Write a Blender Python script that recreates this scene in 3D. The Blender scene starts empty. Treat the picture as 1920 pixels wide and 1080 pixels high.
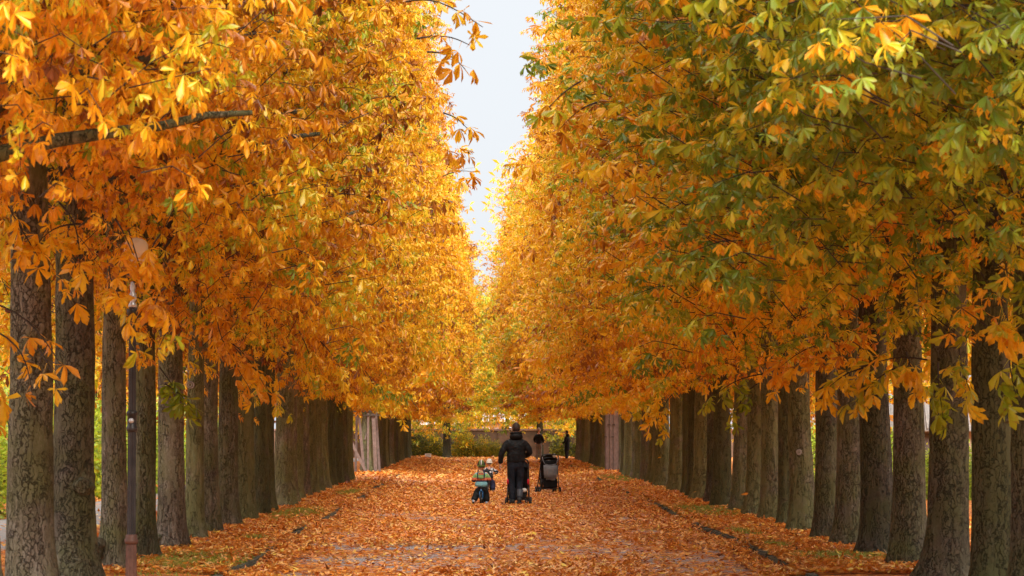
import bpy, bmesh, math, random
import numpy as np
from mathutils import Vector, Matrix, noise, Euler

R = math.radians
rng = np.random.default_rng(7)
random.seed(7)
S = bpy.context.scene
COL = S.collection

# ------------------------------------------------------------------ camera
F = 5680.0                       # focal length in pixels of the 1920 wide frame
cam_d = bpy.data.cameras.new('camera')
cam = bpy.data.objects.new('camera', cam_d); COL.objects.link(cam)
cam.location = (0, 0, 1.68)
cam.rotation_euler = (R(90 + 2.67), 0, R(-0.555))
cam_d.sensor_width = 36; cam_d.lens = 36 * F / 1920
cam_d.clip_start = 0.5; cam_d.clip_end = 3000
cam_d.dof.use_dof = True; cam_d.dof.focus_distance = 58; cam_d.dof.aperture_fstop = 8.0
S.camera = cam

# ------------------------------------------------------------------ light
SUN_EL, SUN_AZ = R(40), R(166)   # azimuth measured from +Y, clockwise positive
W = bpy.data.worlds.new('World'); S.world = W; W.use_nodes = True
nt = W.node_tree; bg = nt.nodes['Background']
sky = nt.nodes.new('ShaderNodeTexSky'); sky.sky_type = 'NISHITA'; sky.sun_disc = False
sky.sun_elevation = SUN_EL; sky.sun_rotation = SUN_AZ; sky.dust_density = 4.0; sky.air_density = 1.0
mixw = nt.nodes.new('ShaderNodeMixRGB'); mixw.inputs[0].default_value = 0.96
# overcast cloud cover: about two and a half times as bright overhead as at the horizon
wtc = nt.nodes.new('ShaderNodeTexCoord'); wsx = nt.nodes.new('ShaderNodeSeparateXYZ'); wr = nt.nodes.new('ShaderNodeValToRGB')
nt.links.new(wtc.outputs['Generated'], wsx.inputs[0]); nt.links.new(wsx.outputs['Z'], wr.inputs[0])
wr.color_ramp.elements[0].color = (0.205, 0.214, 0.226, 1); wr.color_ramp.elements[1].color = (1.0, 1.0, 1.0, 1)
we = wr.color_ramp.elements.new(0.2); we.color = (0.22, 0.228, 0.238, 1)
wm = nt.nodes.new('ShaderNodeVectorMath'); wm.operation = 'SCALE'; wm.inputs['Scale'].default_value = 13.5
nt.links.new(wr.outputs[0], wm.inputs[0]); nt.links.new(wm.outputs[0], mixw.inputs[2])
nt.links.new(sky.outputs[0], mixw.inputs[1]); nt.links.new(mixw.outputs[0], bg.inputs[0])
bg.inputs[1].default_value = 0.10
sl = bpy.data.lights.new('sun', 'SUN'); sl.energy = 2.1; sl.angle = R(30); sl.color = (1.0, 0.94, 0.84)
sun = bpy.data.objects.new('sun', sl); COL.objects.link(sun)
sd = Vector((math.sin(SUN_AZ) * math.cos(SUN_EL), math.cos(SUN_AZ) * math.cos(SUN_EL), math.sin(SUN_EL)))
sun.rotation_euler = sd.to_track_quat('Z', 'Y').to_euler()
S.view_settings.view_transform = 'Standard'; S.view_settings.look = 'None'
S.view_settings.exposure = 1.6; S.view_settings.gamma = 1.0
S.view_settings.use_curve_mapping = False
S.cycles.max_bounces = 7; S.cycles.diffuse_bounces = 4; S.cycles.glossy_bounces = 2
S.cycles.transmission_bounces = 4; S.cycles.transparent_max_bounces = 4
S.cycles.use_denoising = True

# ------------------------------------------------------------------ helpers
def px(x, y, d):                  # photograph pixel at distance d -> point in the place
    return Vector(((x - 905) * d / F, d, 1.68 - (y - 805) * d / F))

def tag(o, label=None, cat=None, group=None, kind=None):
    if label: o['label'] = label
    if cat: o['category'] = cat
    if group: o['group'] = group
    if kind: o['kind'] = kind
    return o

def link(o, parent=None):
    COL.objects.link(o)
    if parent is not None: o.parent = parent
    return o

def empty(name, loc=(0, 0, 0), rz=0, **k):
    o = bpy.data.objects.new(name, None); o.empty_display_size = 0.2
    COL.objects.link(o); o.location = loc; o.rotation_euler = (0, 0, rz)
    return tag(o, **k)

def mesh_np(name, V, T, mat, col=None, smooth=False):
    V = np.ascontiguousarray(V, dtype=np.float32); T = np.ascontiguousarray(T, dtype=np.int32)
    me = bpy.data.meshes.new(name)
    me.vertices.add(len(V)); me.vertices.foreach_set('co', V.ravel())
    n = len(T); k = T.shape[1]
    me.loops.add(n * k); me.loops.foreach_set('vertex_index', T.ravel())
    me.polygons.add(n)
    me.polygons.foreach_set('loop_start', np.arange(0, n * k, k, dtype=np.int32))
    if smooth: me.polygons.foreach_set('use_smooth', np.ones(n, dtype=bool))
    me.update(calc_edges=True)
    if col is not None:
        a = me.color_attributes.new('tone', 'FLOAT_COLOR', 'POINT')
        a.data.foreach_set('color', np.ascontiguousarray(col, dtype=np.float32).ravel())
    me.materials.append(mat)
    return me

def obj_me(name, me, parent=None):
    return link(bpy.data.objects.new(name, me), parent)

class B:
    """collects primitive shapes into one mesh"""
    def __init__(s): s.bm = bmesh.new()
    def box(s, c, size, rot=None, bevel=0):
        r = bmesh.ops.create_cube(s.bm, size=1)
        M = Matrix.Translation(c) @ (rot.to_4x4() if rot is not None else Matrix()) @ Matrix.Diagonal((*size, 1))
        bmesh.ops.transform(s.bm, matrix=M, verts=r['verts'])
        if bevel:
            es = list({e for v in r['verts'] for e in v.link_edges})
            bmesh.ops.bevel(s.bm, geom=es, offset=bevel, segments=2, affect='EDGES', clamp_overlap=True)
        return s
    def tube(s, pts, rad, seg=8, cap=True):
        pts = [Vector(p) for p in pts]; n = len(pts)
        if not hasattr(rad, '__len__'): rad = [rad] * n
        rings = []; prev = None
        for i, p in enumerate(pts):
            t = (pts[min(i + 1, n - 1)] - pts[max(i - 1, 0)]).normalized()
            if prev is None:
                a = Vector((0, 0, 1)) if abs(t.z) < 0.9 else Vector((1, 0, 0))
                u = t.cross(a).normalized()
            else:
                u = (prev - t * prev.dot(t)).normalized()
            prev = u; v = t.cross(u)
            rings.append([s.bm.verts.new(p + (u * math.cos(k * 2 * math.pi / seg) + v * math.sin(k * 2 * math.pi / seg)) * rad[i]) for k in range(seg)])
        for a, b in zip(rings, rings[1:]):
            for k in range(seg):
                s.bm.faces.new((a[k], a[(k + 1) % seg], b[(k + 1) % seg], b[k])).smooth = True
        if cap:
            s.bm.faces.new(rings[0][::-1]); s.bm.faces.new(rings[-1])
        return s
    def ball(s, c, size, rot=None, u=16, v=10):
        r = bmesh.ops.create_uvsphere(s.bm, u_segments=u, v_segments=v, radius=1)
        M = Matrix.Translation(c) @ (rot.to_4x4() if rot is not None else Matrix()) @ Matrix.Diagonal((*size, 1))
        bmesh.ops.transform(s.bm, matrix=M, verts=r['verts'])
        for vv in r['verts']:
            for f in vv.link_faces: f.smooth = True
        return s
    def lathe(s, prof, c=(0, 0, 0), seg=20, flute=0, nfl=10):
        rings = []
        for (r, z) in prof:
            rings.append([s.bm.verts.new((c[0] + (r * (1 - flute * (k % 2))) * math.cos(2 * math.pi * k / seg), c[1] + (r * (1 - flute * (k % 2))) * math.sin(2 * math.pi * k / seg), c[2] + z)) for k in range(seg)])
        for a, b in zip(rings, rings[1:]):
            for k in range(seg):
                s.bm.faces.new((a[k], a[(k + 1) % seg], b[(k + 1) % seg], b[k])).smooth = (flute == 0)
        s.bm.faces.new(rings[0][::-1]); s.bm.faces.new(rings[-1])
        return s
    def torus(s, c, Rr, r, axis='X', seg=24, ms=8):
        rings = []
        for i in range(seg):
            a = 2 * math.pi * i / seg; ring = []
            for j in range(ms):
                b = 2 * math.pi * j / ms
                q = (Rr + r * math.cos(b)); w = r * math.sin(b)
                if axis == 'X': p = (w, q * math.cos(a), q * math.sin(a))
                elif axis == 'Y': p = (q * math.cos(a), w, q * math.sin(a))
                else: p = (q * math.cos(a), q * math.sin(a), w)
                ring.append(s.bm.verts.new(Vector(c) + Vector(p)))
            rings.append(ring)
        for i in range(seg):
            a, b = rings[i], rings[(i + 1) % seg]
            for j in range(ms):
                s.bm.faces.new((a[j], a[(j + 1) % ms], b[(j + 1) % ms], b[j])).smooth = True
        return s
    def poly(s, pts):
        s.bm.faces.new([s.bm.verts.new(p) for p in pts]); return s
    def sheet(s, grid, thick=0.01):
        """grid of points -> thin solid cloth"""
        vs = [[s.bm.verts.new(p) for p in row] for row in grid]; fs = []
        for i in range(len(vs) - 1):
            for j in range(len(vs[0]) - 1):
                f = s.bm.faces.new((vs[i][j], vs[i][j + 1], vs[i + 1][j + 1], vs[i + 1][j])); f.smooth = True; fs.append(f)
        bmesh.ops.recalc_face_normals(s.bm, faces=fs)
        bmesh.ops.solidify(s.bm, geom=fs, thickness=thick)
        return s
    def build(s, name, mat, parent=None):
        bmesh.ops.recalc_face_normals(s.bm, faces=s.bm.faces)
        me = bpy.data.meshes.new(name); s.bm.to_mesh(me); s.bm.free(); me.materials.append(mat)
        return obj_me(name, me, parent)

# ------------------------------------------------------------------ materials
def new_mat(name):
    m = bpy.data.materials.new(name); m.use_nodes = True
    return m, m.node_tree, m.node_tree.nodes, m.node_tree.links, m.node_tree.nodes['Principled BSDF']

def N(nodes, t, **k):
    n = nodes.new(t)
    for a, v in k.items(): setattr(n, a, v)
    return n

def ramp(nodes, stops, interp='LINEAR'):
    r = nodes.new('ShaderNodeValToRGB'); r.color_ramp.interpolation = interp
    e = r.color_ramp.elements
    while len(e) > 1: e.remove(e[-1])
    e[0].position = stops[0][0]; e[0].color = (*stops[0][1], 1)
    for p, c in stops[1:]:
        x = e.new(p); x.color = (*c, 1)
    return r

def simple(name, c, rough=0.6, var=0.25, scale=12, bump=0.15, metal=0.0, spec=0.4, dist=0.004):
    m, t, n, l, b = new_mat(name)
    tc = N(n, 'ShaderNodeTexCoord'); ns = N(n, 'ShaderNodeTexNoise'); ns.inputs['Scale'].default_value = scale; ns.inputs['Detail'].default_value = 6
    l.new(tc.outputs['Object'], ns.inputs['Vector'])
    r = ramp(n, [(0.3, tuple(x * (1 - var) for x in c)), (0.7, tuple(min(1, x * (1 + var)) for x in c))])
    l.new(ns.outputs['Fac'], r.inputs[0]); l.new(r.outputs[0], b.inputs['Base Color'])
    b.inputs['Roughness'].default_value = rough; b.inputs['Metallic'].default_value = metal
    b.inputs['Specular IOR Level'].default_value = spec
    if bump:
        bp = N(n, 'ShaderNodeBump'); bp.inputs['Strength'].default_value = bump; bp.inputs['Distance'].default_value = dist
        l.new(ns.outputs['Fac'], bp.inputs['Height']); l.new(bp.outputs[0], b.inputs['Normal'])
    return m

LEAF_STOPS = [(0.0, (0.14, 0.045, 0.012)), (0.15, (0.36, 0.115, 0.015)), (0.33, (0.74, 0.31, 0.016)),
              (0.50, (0.93, 0.50, 0.014)), (0.63, (0.92, 0.64, 0.032)), (0.74, (0.52, 0.50, 0.022)), (0.85, (0.34, 0.41, 0.020)), (1.0, (0.15, 0.23, 0.014))]

def leaf_material(name, stops, transl=0.42, patch=0.24, rimc=(0.30, 0.10, 0.015), rough=0.38, use_obj=True):
    m, t, n, l, b = new_mat(name)
    at = N(n, 'ShaderNodeAttribute', attribute_name='tone'); sp = N(n, 'ShaderNodeSeparateColor')
    l.new(at.outputs['Color'], sp.inputs[0])
    geo = N(n, 'ShaderNodeNewGeometry')
    ns = N(n, 'ShaderNodeTexNoise'); ns.inputs['Scale'].default_value = 0.55; ns.inputs['Detail'].default_value = 2.5
    l.new(geo.outputs['Position'], ns.inputs['Vector'])
    ma = N(n, 'ShaderNodeMath', operation='MULTIPLY_ADD'); ma.inputs[1].default_value = patch * 2; ma.inputs[2].default_value = -patch
    l.new(ns.outputs['Fac'], ma.inputs[0])
    ad = N(n, 'ShaderNodeMath', operation='ADD'); l.new(ma.outputs[0], ad.inputs[0]); l.new(sp.outputs[0], ad.inputs[1])
    last = ad
    if use_obj:
        oi = N(n, 'ShaderNodeObjectInfo'); so = N(n, 'ShaderNodeSeparateColor'); l.new(oi.outputs['Color'], so.inputs[0])
        # object colour: red = warm/green shift round 0.5, green = how widely leaves scatter round it
        m1 = N(n, 'ShaderNodeMath', operation='MULTIPLY_ADD'); l.new(sp.outputs[2], m1.inputs[0]); l.new(so.outputs[1], m1.inputs[1]); l.new(so.outputs[0], m1.inputs[2])
        ad2 = N(n, 'ShaderNodeMath', operation='ADD'); l.new(ad.outputs[0], ad2.inputs[0]); l.new(m1.outputs[0], ad2.inputs[1])
        sb = N(n, 'ShaderNodeMath', operation='SUBTRACT'); l.new(ad2.outputs[0], sb.inputs[0]); sb.inputs[1].default_value = 0.5
        last = sb
    r = ramp(n, stops); l.new(last.outputs[0], r.inputs[0])
    # brown rims and blotches of the dying leaf
    n2 = N(n, 'ShaderNodeTexNoise'); n2.inputs['Scale'].default_value = 22; n2.inputs['Detail'].default_value = 3
    l.new(geo.outputs['Position'], n2.inputs['Vector'])
    ml = N(n, 'ShaderNodeMath', operation='MULTIPLY_ADD'); l.new(sp.outputs[1], ml.inputs[0]); ml.inputs[1].default_value = 0.42; l.new(n2.outputs['Fac'], ml.inputs[2])
    rr = ramp(n, [(0.66, (0, 0, 0)), (1.0, (0.75, 0.75, 0.75))]); l.new(ml.outputs[0], rr.inputs[0])
    mx = N(n, 'ShaderNodeMixRGB'); l.new(rr.outputs[0], mx.inputs[0]); l.new(r.outputs[0], mx.inputs[1]); mx.inputs[2].default_value = (*rimc, 1)
    l.new(mx.outputs[0], b.inputs['Base Color'])
    b.inputs['Roughness'].default_value = rough; b.inputs['Specular IOR Level'].default_value = 0.5
    tr = N(n, 'ShaderNodeBsdfTranslucent'); l.new(mx.outputs[0], tr.inputs[0])
    ms = N(n, 'ShaderNodeMixShader'); ms.inputs[0].default_value = transl
    l.new(b.outputs[0], ms.inputs[1]); l.new(tr.outputs[0], ms.inputs[2])
    l.new(ms.outputs[0], n['Material Output'].inputs[0])
    return m

M = {}
M['leaf'] = leaf_material('autumn_leaf', LEAF_STOPS, transl=0.40)
GREEN = [(0.0, (0.10, 0.09, 0.02)), (0.35, (0.22, 0.28, 0.03)), (0.6, (0.46, 0.64, 0.06)), (0.8, (0.66, 0.72, 0.06)), (1.0, (0.62, 0.42, 0.03))]
M['green'] = leaf_material('hedge_leaf', GREEN, transl=0.45, patch=0.3, rimc=(0.14, 0.16, 0.02))
OLIVE = [(0.0, (0.07, 0.06, 0.018)), (0.35, (0.11, 0.115, 0.018)), (0.6, (0.24, 0.25, 0.02)), (0.8, (0.60, 0.44, 0.02)), (1.0, (0.72, 0.30, 0.02))]
M['olive'] = leaf_material('shrub_leaf', OLIVE, transl=0.42, patch=0.4, rimc=(0.2, 0.09, 0.02))
LITTER = [(0.0, (0.14, 0.035, 0.008)), (0.22, (0.46, 0.11, 0.010)), (0.45, (0.74, 0.235, 0.02)), (0.65, (0.84, 0.36, 0.06)), (0.85, (0.86, 0.52, 0.19)), (1.0, (0.88, 0.60, 0.07))]
M['litter'] = leaf_material('fallen_leaf', LITTER, transl=0.15, patch=0.22, rimc=(0.30, 0.10, 0.03), use_obj=False)
GRASS = [(0.0, (0.12, 0.13, 0.015)), (0.5, (0.28, 0.30, 0.03)), (1.0, (0.42, 0.42, 0.06))]
M['grass'] = leaf_material('grass_blade', GRASS, transl=0.3, patch=0.3, rimc=(0.2, 0.2, 0.03), use_obj=False)

def bark(name, dark=1.0, sc=1.0):
    m, t, n, l, b = new_mat(name)
    tc = N(n, 'ShaderNodeTexCoord'); oi = N(n, 'ShaderNodeObjectInfo'); so = N(n, 'ShaderNodeSeparateColor'); l.new(oi.outputs['Color'], so.inputs[0])
    of = N(n, 'ShaderNodeVectorMath', operation='SCALE'); of.inputs[0].default_value = (37, 19, 53); l.new(oi.outputs['Random'], of.inputs['Scale'])
    va = N(n, 'ShaderNodeVectorMath', operation='ADD'); l.new(tc.outputs['Object'], va.inputs[0]); l.new(of.outputs[0], va.inputs[1])
    nd = N(n, 'ShaderNodeTexNoise'); nd.inputs['Scale'].default_value = 9; nd.inputs['Detail'].default_value = 7; nd.inputs['Roughness'].default_value = 0.62; l.new(va.outputs[0], nd.inputs['Vector'])
    ds = N(n, 'ShaderNodeVectorMath', operation='MULTIPLY_ADD'); ds.inputs[1].default_value = (0.13, 0.13, 0.7); l.new(nd.outputs['Color'], ds.inputs[0]); l.new(va.outputs[0], ds.inputs[2])
    mp = N(n, 'ShaderNodeMapping'); mp.inputs['Scale'].default_value = (1, 1, 0.2); l.new(ds.outputs[0], mp.inputs[0])
    vo = N(n, 'ShaderNodeTexVoronoi', feature='DISTANCE_TO_EDGE'); vo.inputs['Scale'].default_value = 27 * sc; l.new(mp.outputs[0], vo.inputs['Vector'])
    v2 = N(n, 'ShaderNodeTexVoronoi'); v2.inputs['Scale'].default_value = 27 * sc; l.new(mp.outputs[0], v2.inputs['Vector'])
    nk = N(n, 'ShaderNodeTexNoise'); nk.inputs['Scale'].default_value = 7; nk.inputs['Detail'].default_value = 3; l.new(mp.outputs[0], nk.inputs['Vector'])
    kr = N(n, 'ShaderNodeMath', operation='MULTIPLY_ADD'); kr.inputs[1].default_value = 0.8; kr.inputs[2].default_value = -0.44; l.new(nk.outputs['Fac'], kr.inputs[0])
    ks = N(n, 'ShaderNodeMath', operation='MAXIMUM'); ks.inputs[1].default_value = 0.0; l.new(kr.outputs[0], ks.inputs[0])
    ka = N(n, 'ShaderNodeMath', operation='ADD'); l.new(vo.outputs['Distance'], ka.inputs[0]); l.new(ks.outputs[0], ka.inputs[1])
    cr = ramp(n, [(0.0, (0.22, 0.19, 0.17)), (0.075, (1, 1, 1))]); l.new(ka.outputs[0], cr.inputs[0])
    n3 = N(n, 'ShaderNodeTexNoise'); n3.inputs['Scale'].default_value = 34; n3.inputs['Detail'].default_value = 10; n3.inputs['Roughness'].default_value = 0.7; l.new(mp.outputs[0], n3.inputs['Vector'])
    n4 = N(n, 'ShaderNodeTexNoise'); n4.inputs['Scale'].default_value = 1.6; n4.inputs['Detail'].default_value = 3; l.new(va.outputs[0], n4.inputs['Vector'])
    k = dark * 1.0
    pc = ramp(n, [(0.24, (0.07 * k, 0.054 * k, 0.038 * k)), (0.5, (0.155 * k, 0.128 * k, 0.094 * k)), (0.78, (0.33 * k, 0.29 * k, 0.235 * k))])
    s1 = N(n, 'ShaderNodeSeparateColor'); l.new(v2.outputs['Color'], s1.inputs[0])
    mm = N(n, 'ShaderNodeMath', operation='MULTIPLY_ADD'); l.new(s1.outputs[0], mm.inputs[0]); mm.inputs[1].default_value = 0.10; l.new(n3.outputs['Fac'], mm.inputs[2])
    m5 = N(n, 'ShaderNodeMath', operation='MULTIPLY_ADD'); l.new(n4.outputs['Fac'], m5.inputs[0]); m5.inputs[1].default_value = 0.5; l.new(mm.outputs[0], m5.inputs[2])
    m6 = N(n, 'ShaderNodeMath', operation='SUBTRACT'); l.new(m5.outputs[0], m6.inputs[0]); m6.inputs[1].default_value = 0.32
    l.new(m6.outputs[0], pc.inputs[0])
    # green algae in patches
    n6 = N(n, 'ShaderNodeTexNoise'); n6.inputs['Scale'].default_value = 2.4; n6.inputs['Detail'].default_value = 4; n6.inputs['Distortion'].default_value = 0.4; l.new(va.outputs[0], n6.inputs['Vector'])
    ag = N(n, 'ShaderNodeMath', operation='ADD'); l.new(n6.outputs['Fac'], ag.inputs[0]); l.new(so.outputs[1], ag.inputs[1])
    ar = ramp(n, [(0.95, (0, 0, 0)), (1.0, (0.0, 0.0, 0.0))]); ar.color_ramp.elements[0].position = 0.46; ar.color_ramp.elements[1].position = 0.80
    ar.color_ramp.elements[1].color = (0.72, 0.72, 0.72, 1); l.new(ag.outputs[0], ar.inputs[0])
    mg = N(n, 'ShaderNodeMixRGB'); l.new(ar.outputs[0], mg.inputs[0]); l.new(pc.outputs[0], mg.inputs[1]); mg.inputs[2].default_value = (0.13 * k, 0.14 * k, 0.045 * k, 1)
    # cracks
    mc = N(n, 'ShaderNodeMixRGB', blend_type='MULTIPLY'); mc.inputs[0].default_value = 0.72; l.new(mg.outputs[0], mc.inputs[1]); l.new(cr.outputs[0], mc.inputs[2])
    # tree-to-tree tone
    mv = N(n, 'ShaderNodeMixRGB', blend_type='MULTIPLY'); mv.inputs[0].default_value = 1; l.new(mc.outputs[0], mv.inputs[1])
    cb = N(n, 'ShaderNodeCombineColor'); l.new(so.outputs[0], cb.inputs[0]); l.new(so.outputs[0], cb.inputs[1]); l.new(so.outputs[0], cb.inputs[2]); l.new(cb.outputs[0], mv.inputs[2])
    l.new(mv.outputs[0], b.inputs['Base Color'])
    b.inputs['Roughness'].default_value = 0.9; b.inputs['Specular IOR Level'].default_value = 0.2
    h = N(n, 'ShaderNodeMath', operation='MULTIPLY_ADD'); l.new(n3.outputs['Fac'], h.inputs[0]); h.inputs[1].default_value = 0.5; l.new(cr.outputs[0], h.inputs[2])
    bp = N(n, 'ShaderNodeBump'); bp.inputs['Strength'].default_value = 1.0; bp.inputs['Distance'].default_value = 0.032
    l.new(h.outputs[0], bp.inputs['Height']); l.new(bp.outputs[0], b.inputs['Normal'])
    return m
M['bark'] = bark('chestnut_bark')
M['twig'] = simple('twig_bark', (0.045, 0.033, 0.024), 0.8, 0.3, 20)
M['scar'] = simple('bark_scar', (0.34, 0.31, 0.27), 0.85, 0.3, 30)

def litter_ground(name, cover=0.5, base='earth'):
    """leaf carpet between the loose leaves, worn through to what lies below"""
    m, t, n, l, b = new_mat(name)
    geo = N(n, 'ShaderNodeNewGeometry')
    v = N(n, 'ShaderNodeTexVoronoi'); v.inputs['Scale'].default_value = 13; v.inputs['Randomness'].default_value = 1
    nd = N(n, 'ShaderNodeTexNoise'); nd.inputs['Scale'].default_value = 9; nd.inputs['Detail'].default_value = 3; l.new(geo.outputs['Position'], nd.inputs['Vector'])
    ds = N(n, 'ShaderNodeVectorMath', operation='MULTIPLY_ADD'); ds.inputs[1].default_value = (0.1, 0.1, 0.1); l.new(nd.outputs['Color'], ds.inputs[0]); l.new(geo.outputs['Position'], ds.inputs[2])
    l.new(ds.outputs[0], v.inputs['Vector'])
    s = N(n, 'ShaderNodeSeparateColor'); l.new(v.outputs['Color'], s.inputs[0])
    rl = ramp(n, [(0.0, (0.10, 0.03, 0.010)), (0.3, (0.32, 0.08, 0.012)), (0.6, (0.58, 0.17, 0.016)), (0.85, (0.70, 0.27, 0.04)), (1, (0.72, 0.38, 0.10))]); l.new(s.outputs[0], rl.inputs[0])
    if base == 'paved':
        mp = N(n, 'ShaderNodeMapping'); mp.inputs['Rotation'].default_value = (0, 0, 0.0); l.new(geo.outputs['Position'], mp.inputs[0])
        bk = N(n, 'ShaderNodeTexBrick'); bk.inputs['Scale'].default_value = 5.5; bk.inputs['Mortar Size'].default_value = 0.025
        bk.inputs['Color1'].default_value = (0.40, 0.35, 0.35, 1); bk.inputs['Color2'].default_value = (0.30, 0.265, 0.27, 1); bk.inputs['Mortar'].default_value = (0.07, 0.06, 0.055, 1)
        l.new(mp.outputs[0], bk.inputs['Vector']); basec = bk.outputs[0]
    elif base == 'asphalt':
        nn = N(n, 'ShaderNodeTexNoise'); nn.inputs['Scale'].default_value = 40; l.new(geo.outputs['Position'], nn.inputs['Vector'])
        rr = ramp(n, [(0.3, (0.22, 0.21, 0.21)), (0.7, (0.34, 0.33, 0.32))]); l.new(nn.outputs['Fac'], rr.inputs[0]); basec = rr.outputs[0]
    else:
        nn = N(n, 'ShaderNodeTexNoise'); nn.inputs['Scale'].default_value = 14; nn.inputs['Detail'].default_value = 6; l.new(geo.outputs['Position'], nn.inputs['Vector'])
        rr = ramp(n, [(0.3, (0.05, 0.035, 0.02)), (0.5, (0.09, 0.075, 0.03)), (0.7, (0.10, 0.12, 0.025))]); l.new(nn.outputs['Fac'], rr.inputs[0]); basec = rr.outputs[0]
    pn = N(n, 'ShaderNodeTexNoise'); pn.inputs['Scale'].default_value = 0.45; pn.inputs['Detail'].default_value = 5; l.new(geo.outputs['Position'], pn.inputs['Vector'])
    ad = N(n, 'ShaderNodeMath', operation='MULTIPLY_ADD'); l.new(s.outputs[1], ad.inputs[0]); ad.inputs[1].default_value = 0.35; l.new(pn.outputs['Fac'], ad.inputs[2])
    th = ramp(n, [(1.0 - cover, (0, 0, 0)), (min(1.0, 1.03 - cover), (1, 1, 1))]); l.new(ad.outputs[0], th.inputs[0])
    mx = N(n, 'ShaderNodeMixRGB'); l.new(th.outputs[0], mx.inputs[0]); l.new(basec, mx.inputs[1]); l.new(rl.outputs[0], mx.inputs[2])
    l.new(mx.outputs[0], b.inputs['Base Color']); b.inputs['Roughness'].default_value = 0.85; b.inputs['Specular IOR Level'].default_value = 0.25
    bp = N(n, 'ShaderNodeBump'); bp.inputs['Strength'].default_value = 0.9; bp.inputs['Distance'].default_value = 0.02
    l.new(s.outputs[0], bp.inputs['Height']); l.new(bp.outputs[0], b.inputs['Normal'])
    return m
M['path'] = litter_ground('leaf_strewn_paving', 0.42, 'paved')
M['verge'] = litter_ground('leaf_strewn_soil', 0.55, 'earth')
M['side'] = litter_ground('leaf_strewn_asphalt', 0.16, 'asphalt')
M['kerb'] = simple('mossy_kerb_stone', (0.085, 0.08, 0.055), 0.9, 0.45, 14, 0.5, dist=0.01)
M['wood'] = simple('weathered_pink_board', (0.17, 0.12, 0.105), 0.8, 0.25, 9, 0.3)
M['wood_dark'] = simple('dark_old_board', (0.07, 0.05, 0.04), 0.8, 0.3, 9, 0.3)
M['black_fabric'] = simple('black_jacket_cloth', (0.006, 0.006, 0.007), 0.6, 0.4, 6, 0.7, spec=0.22, dist=0.025)
M['navy_fabric'] = simple('navy_trouser_cloth', (0.009, 0.011, 0.018), 0.8, 0.35, 8, 0.5, spec=0.25, dist=0.02)
M['grey_cloth'] = simple('grey_cloth', (0.20, 0.20, 0.21), 0.8, 0.2, 20, 0.3)
M['khaki'] = simple('khaki_grey_trouser_cloth', (0.19, 0.165, 0.15), 0.85, 0.2, 10, 0.3)
M['skin'] = simple('skin', (0.55, 0.30, 0.22), 0.5, 0.1, 15, 0.05)
M['hair'] = simple('short_brown_hair', (0.030, 0.014, 0.009), 0.65, 0.5, 60, 0.8)
M['hair_black'] = simple('dark_hair', (0.010, 0.008, 0.008), 0.6, 0.5, 60, 0.8)
M['hair_grey'] = simple('thin_grey_hair', (0.30, 0.22, 0.19), 0.7, 0.3, 60, 0.5)
M['eye'] = simple('eye_dark', (0.03, 0.02, 0.02), 0.2, 0, 10, 0)
M['boot'] = simple('dark_grey_rubber', (0.05, 0.055, 0.065), 0.5, 0.2, 10, 0.2)
M['black'] = simple('black_rubber', (0.012, 0.012, 0.013), 0.55, 0.3, 20, 0.2)
M['black_metal'] = simple('black_tube', (0.015, 0.015, 0.017), 0.35, 0.2, 20, 0.05)
M['grey_bag'] = simple('light_grey_bag_cloth', (0.17, 0.175, 0.185), 0.75, 0.18, 12, 0.5, dist=0.02)
M['hub'] = simple('grey_plastic', (0.22, 0.22, 0.23), 0.4, 0.1, 20, 0)
M['red'] = simple('red_cloth', (0.55, 0.012, 0.025), 0.7, 0.15, 20, 0.2)
M['tan'] = simple('tan_cloth', (0.33, 0.25, 0.22), 0.8, 0.15, 20, 0.2)
M['pale'] = simple('pale_blanket', (0.62, 0.58, 0.54), 0.85, 0.1, 20, 0.3)
M['teal'] = simple('teal_jacket_cloth', (0.19, 0.42, 0.43), 0.7, 0.15, 12, 0.3)
M['greenc'] = simple('leaf_green_cloth', (0.20, 0.36, 0.13), 0.7, 0.15, 12, 0.3)
M['coral'] = simple('coral_cloth', (0.75, 0.20, 0.10), 0.7, 0.12, 12, 0.2)
M['navy'] = simple('navy_cloth', (0.010, 0.014, 0.045), 0.7, 0.2, 12, 0.2)
M['helmet'] = simple('black_helmet_shell', (0.012, 0.014, 0.012), 0.3, 0.2, 12, 0)
M['lime'] = simple('lime_stripe', (0.14, 0.22, 0.04), 0.5, 0.15, 12, 0)
M['white_knit'] = simple('cream_knit', (0.66, 0.62, 0.54), 0.9, 0.15, 60, 0.8)
M['shoe_blue'] = simple('pale_blue_shoe', (0.30, 0.36, 0.46), 0.6, 0.15, 12, 0.1)
M['bike_blue'] = simple('blue_paint', (0.03, 0.13, 0.30), 0.35, 0.1, 12, 0)
M['sole'] = simple('dark_sole', (0.02, 0.02, 0.02), 0.7, 0.2, 12, 0.1)
M['lamp_black'] = simple('flaking_black_paint', (0.022, 0.018, 0.018), 0.4, 0.5, 9, 0.4)
M['lamp_rust'] = simple('rusty_brown_paint', (0.10, 0.042, 0.027), 0.6, 0.35, 14, 0.5)
M['silver'] = simple('worn_aluminium', (0.55, 0.55, 0.57), 0.35, 0.25, 25, 0.3, metal=0.7)
M['opal'] = simple('cream_opal_glass', (0.62, 0.48, 0.33), 0.3, 0.04, 3, 0)
M['white'] = simple('white_paint', (0.78, 0.78, 0.76), 0.5, 0.05, 5, 0)
M['ink'] = simple('grey_print', (0.30, 0.30, 0.30), 0.6, 0.05, 5, 0)
M['render_pink'] = simple('pinkish_render', (0.34, 0.24, 0.20), 0.9, 0.12, 4, 0.2)
M['tile'] = simple('grey_brown_roof', (0.20, 0.17, 0.15), 0.85, 0.25, 5, 0.5)
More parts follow.
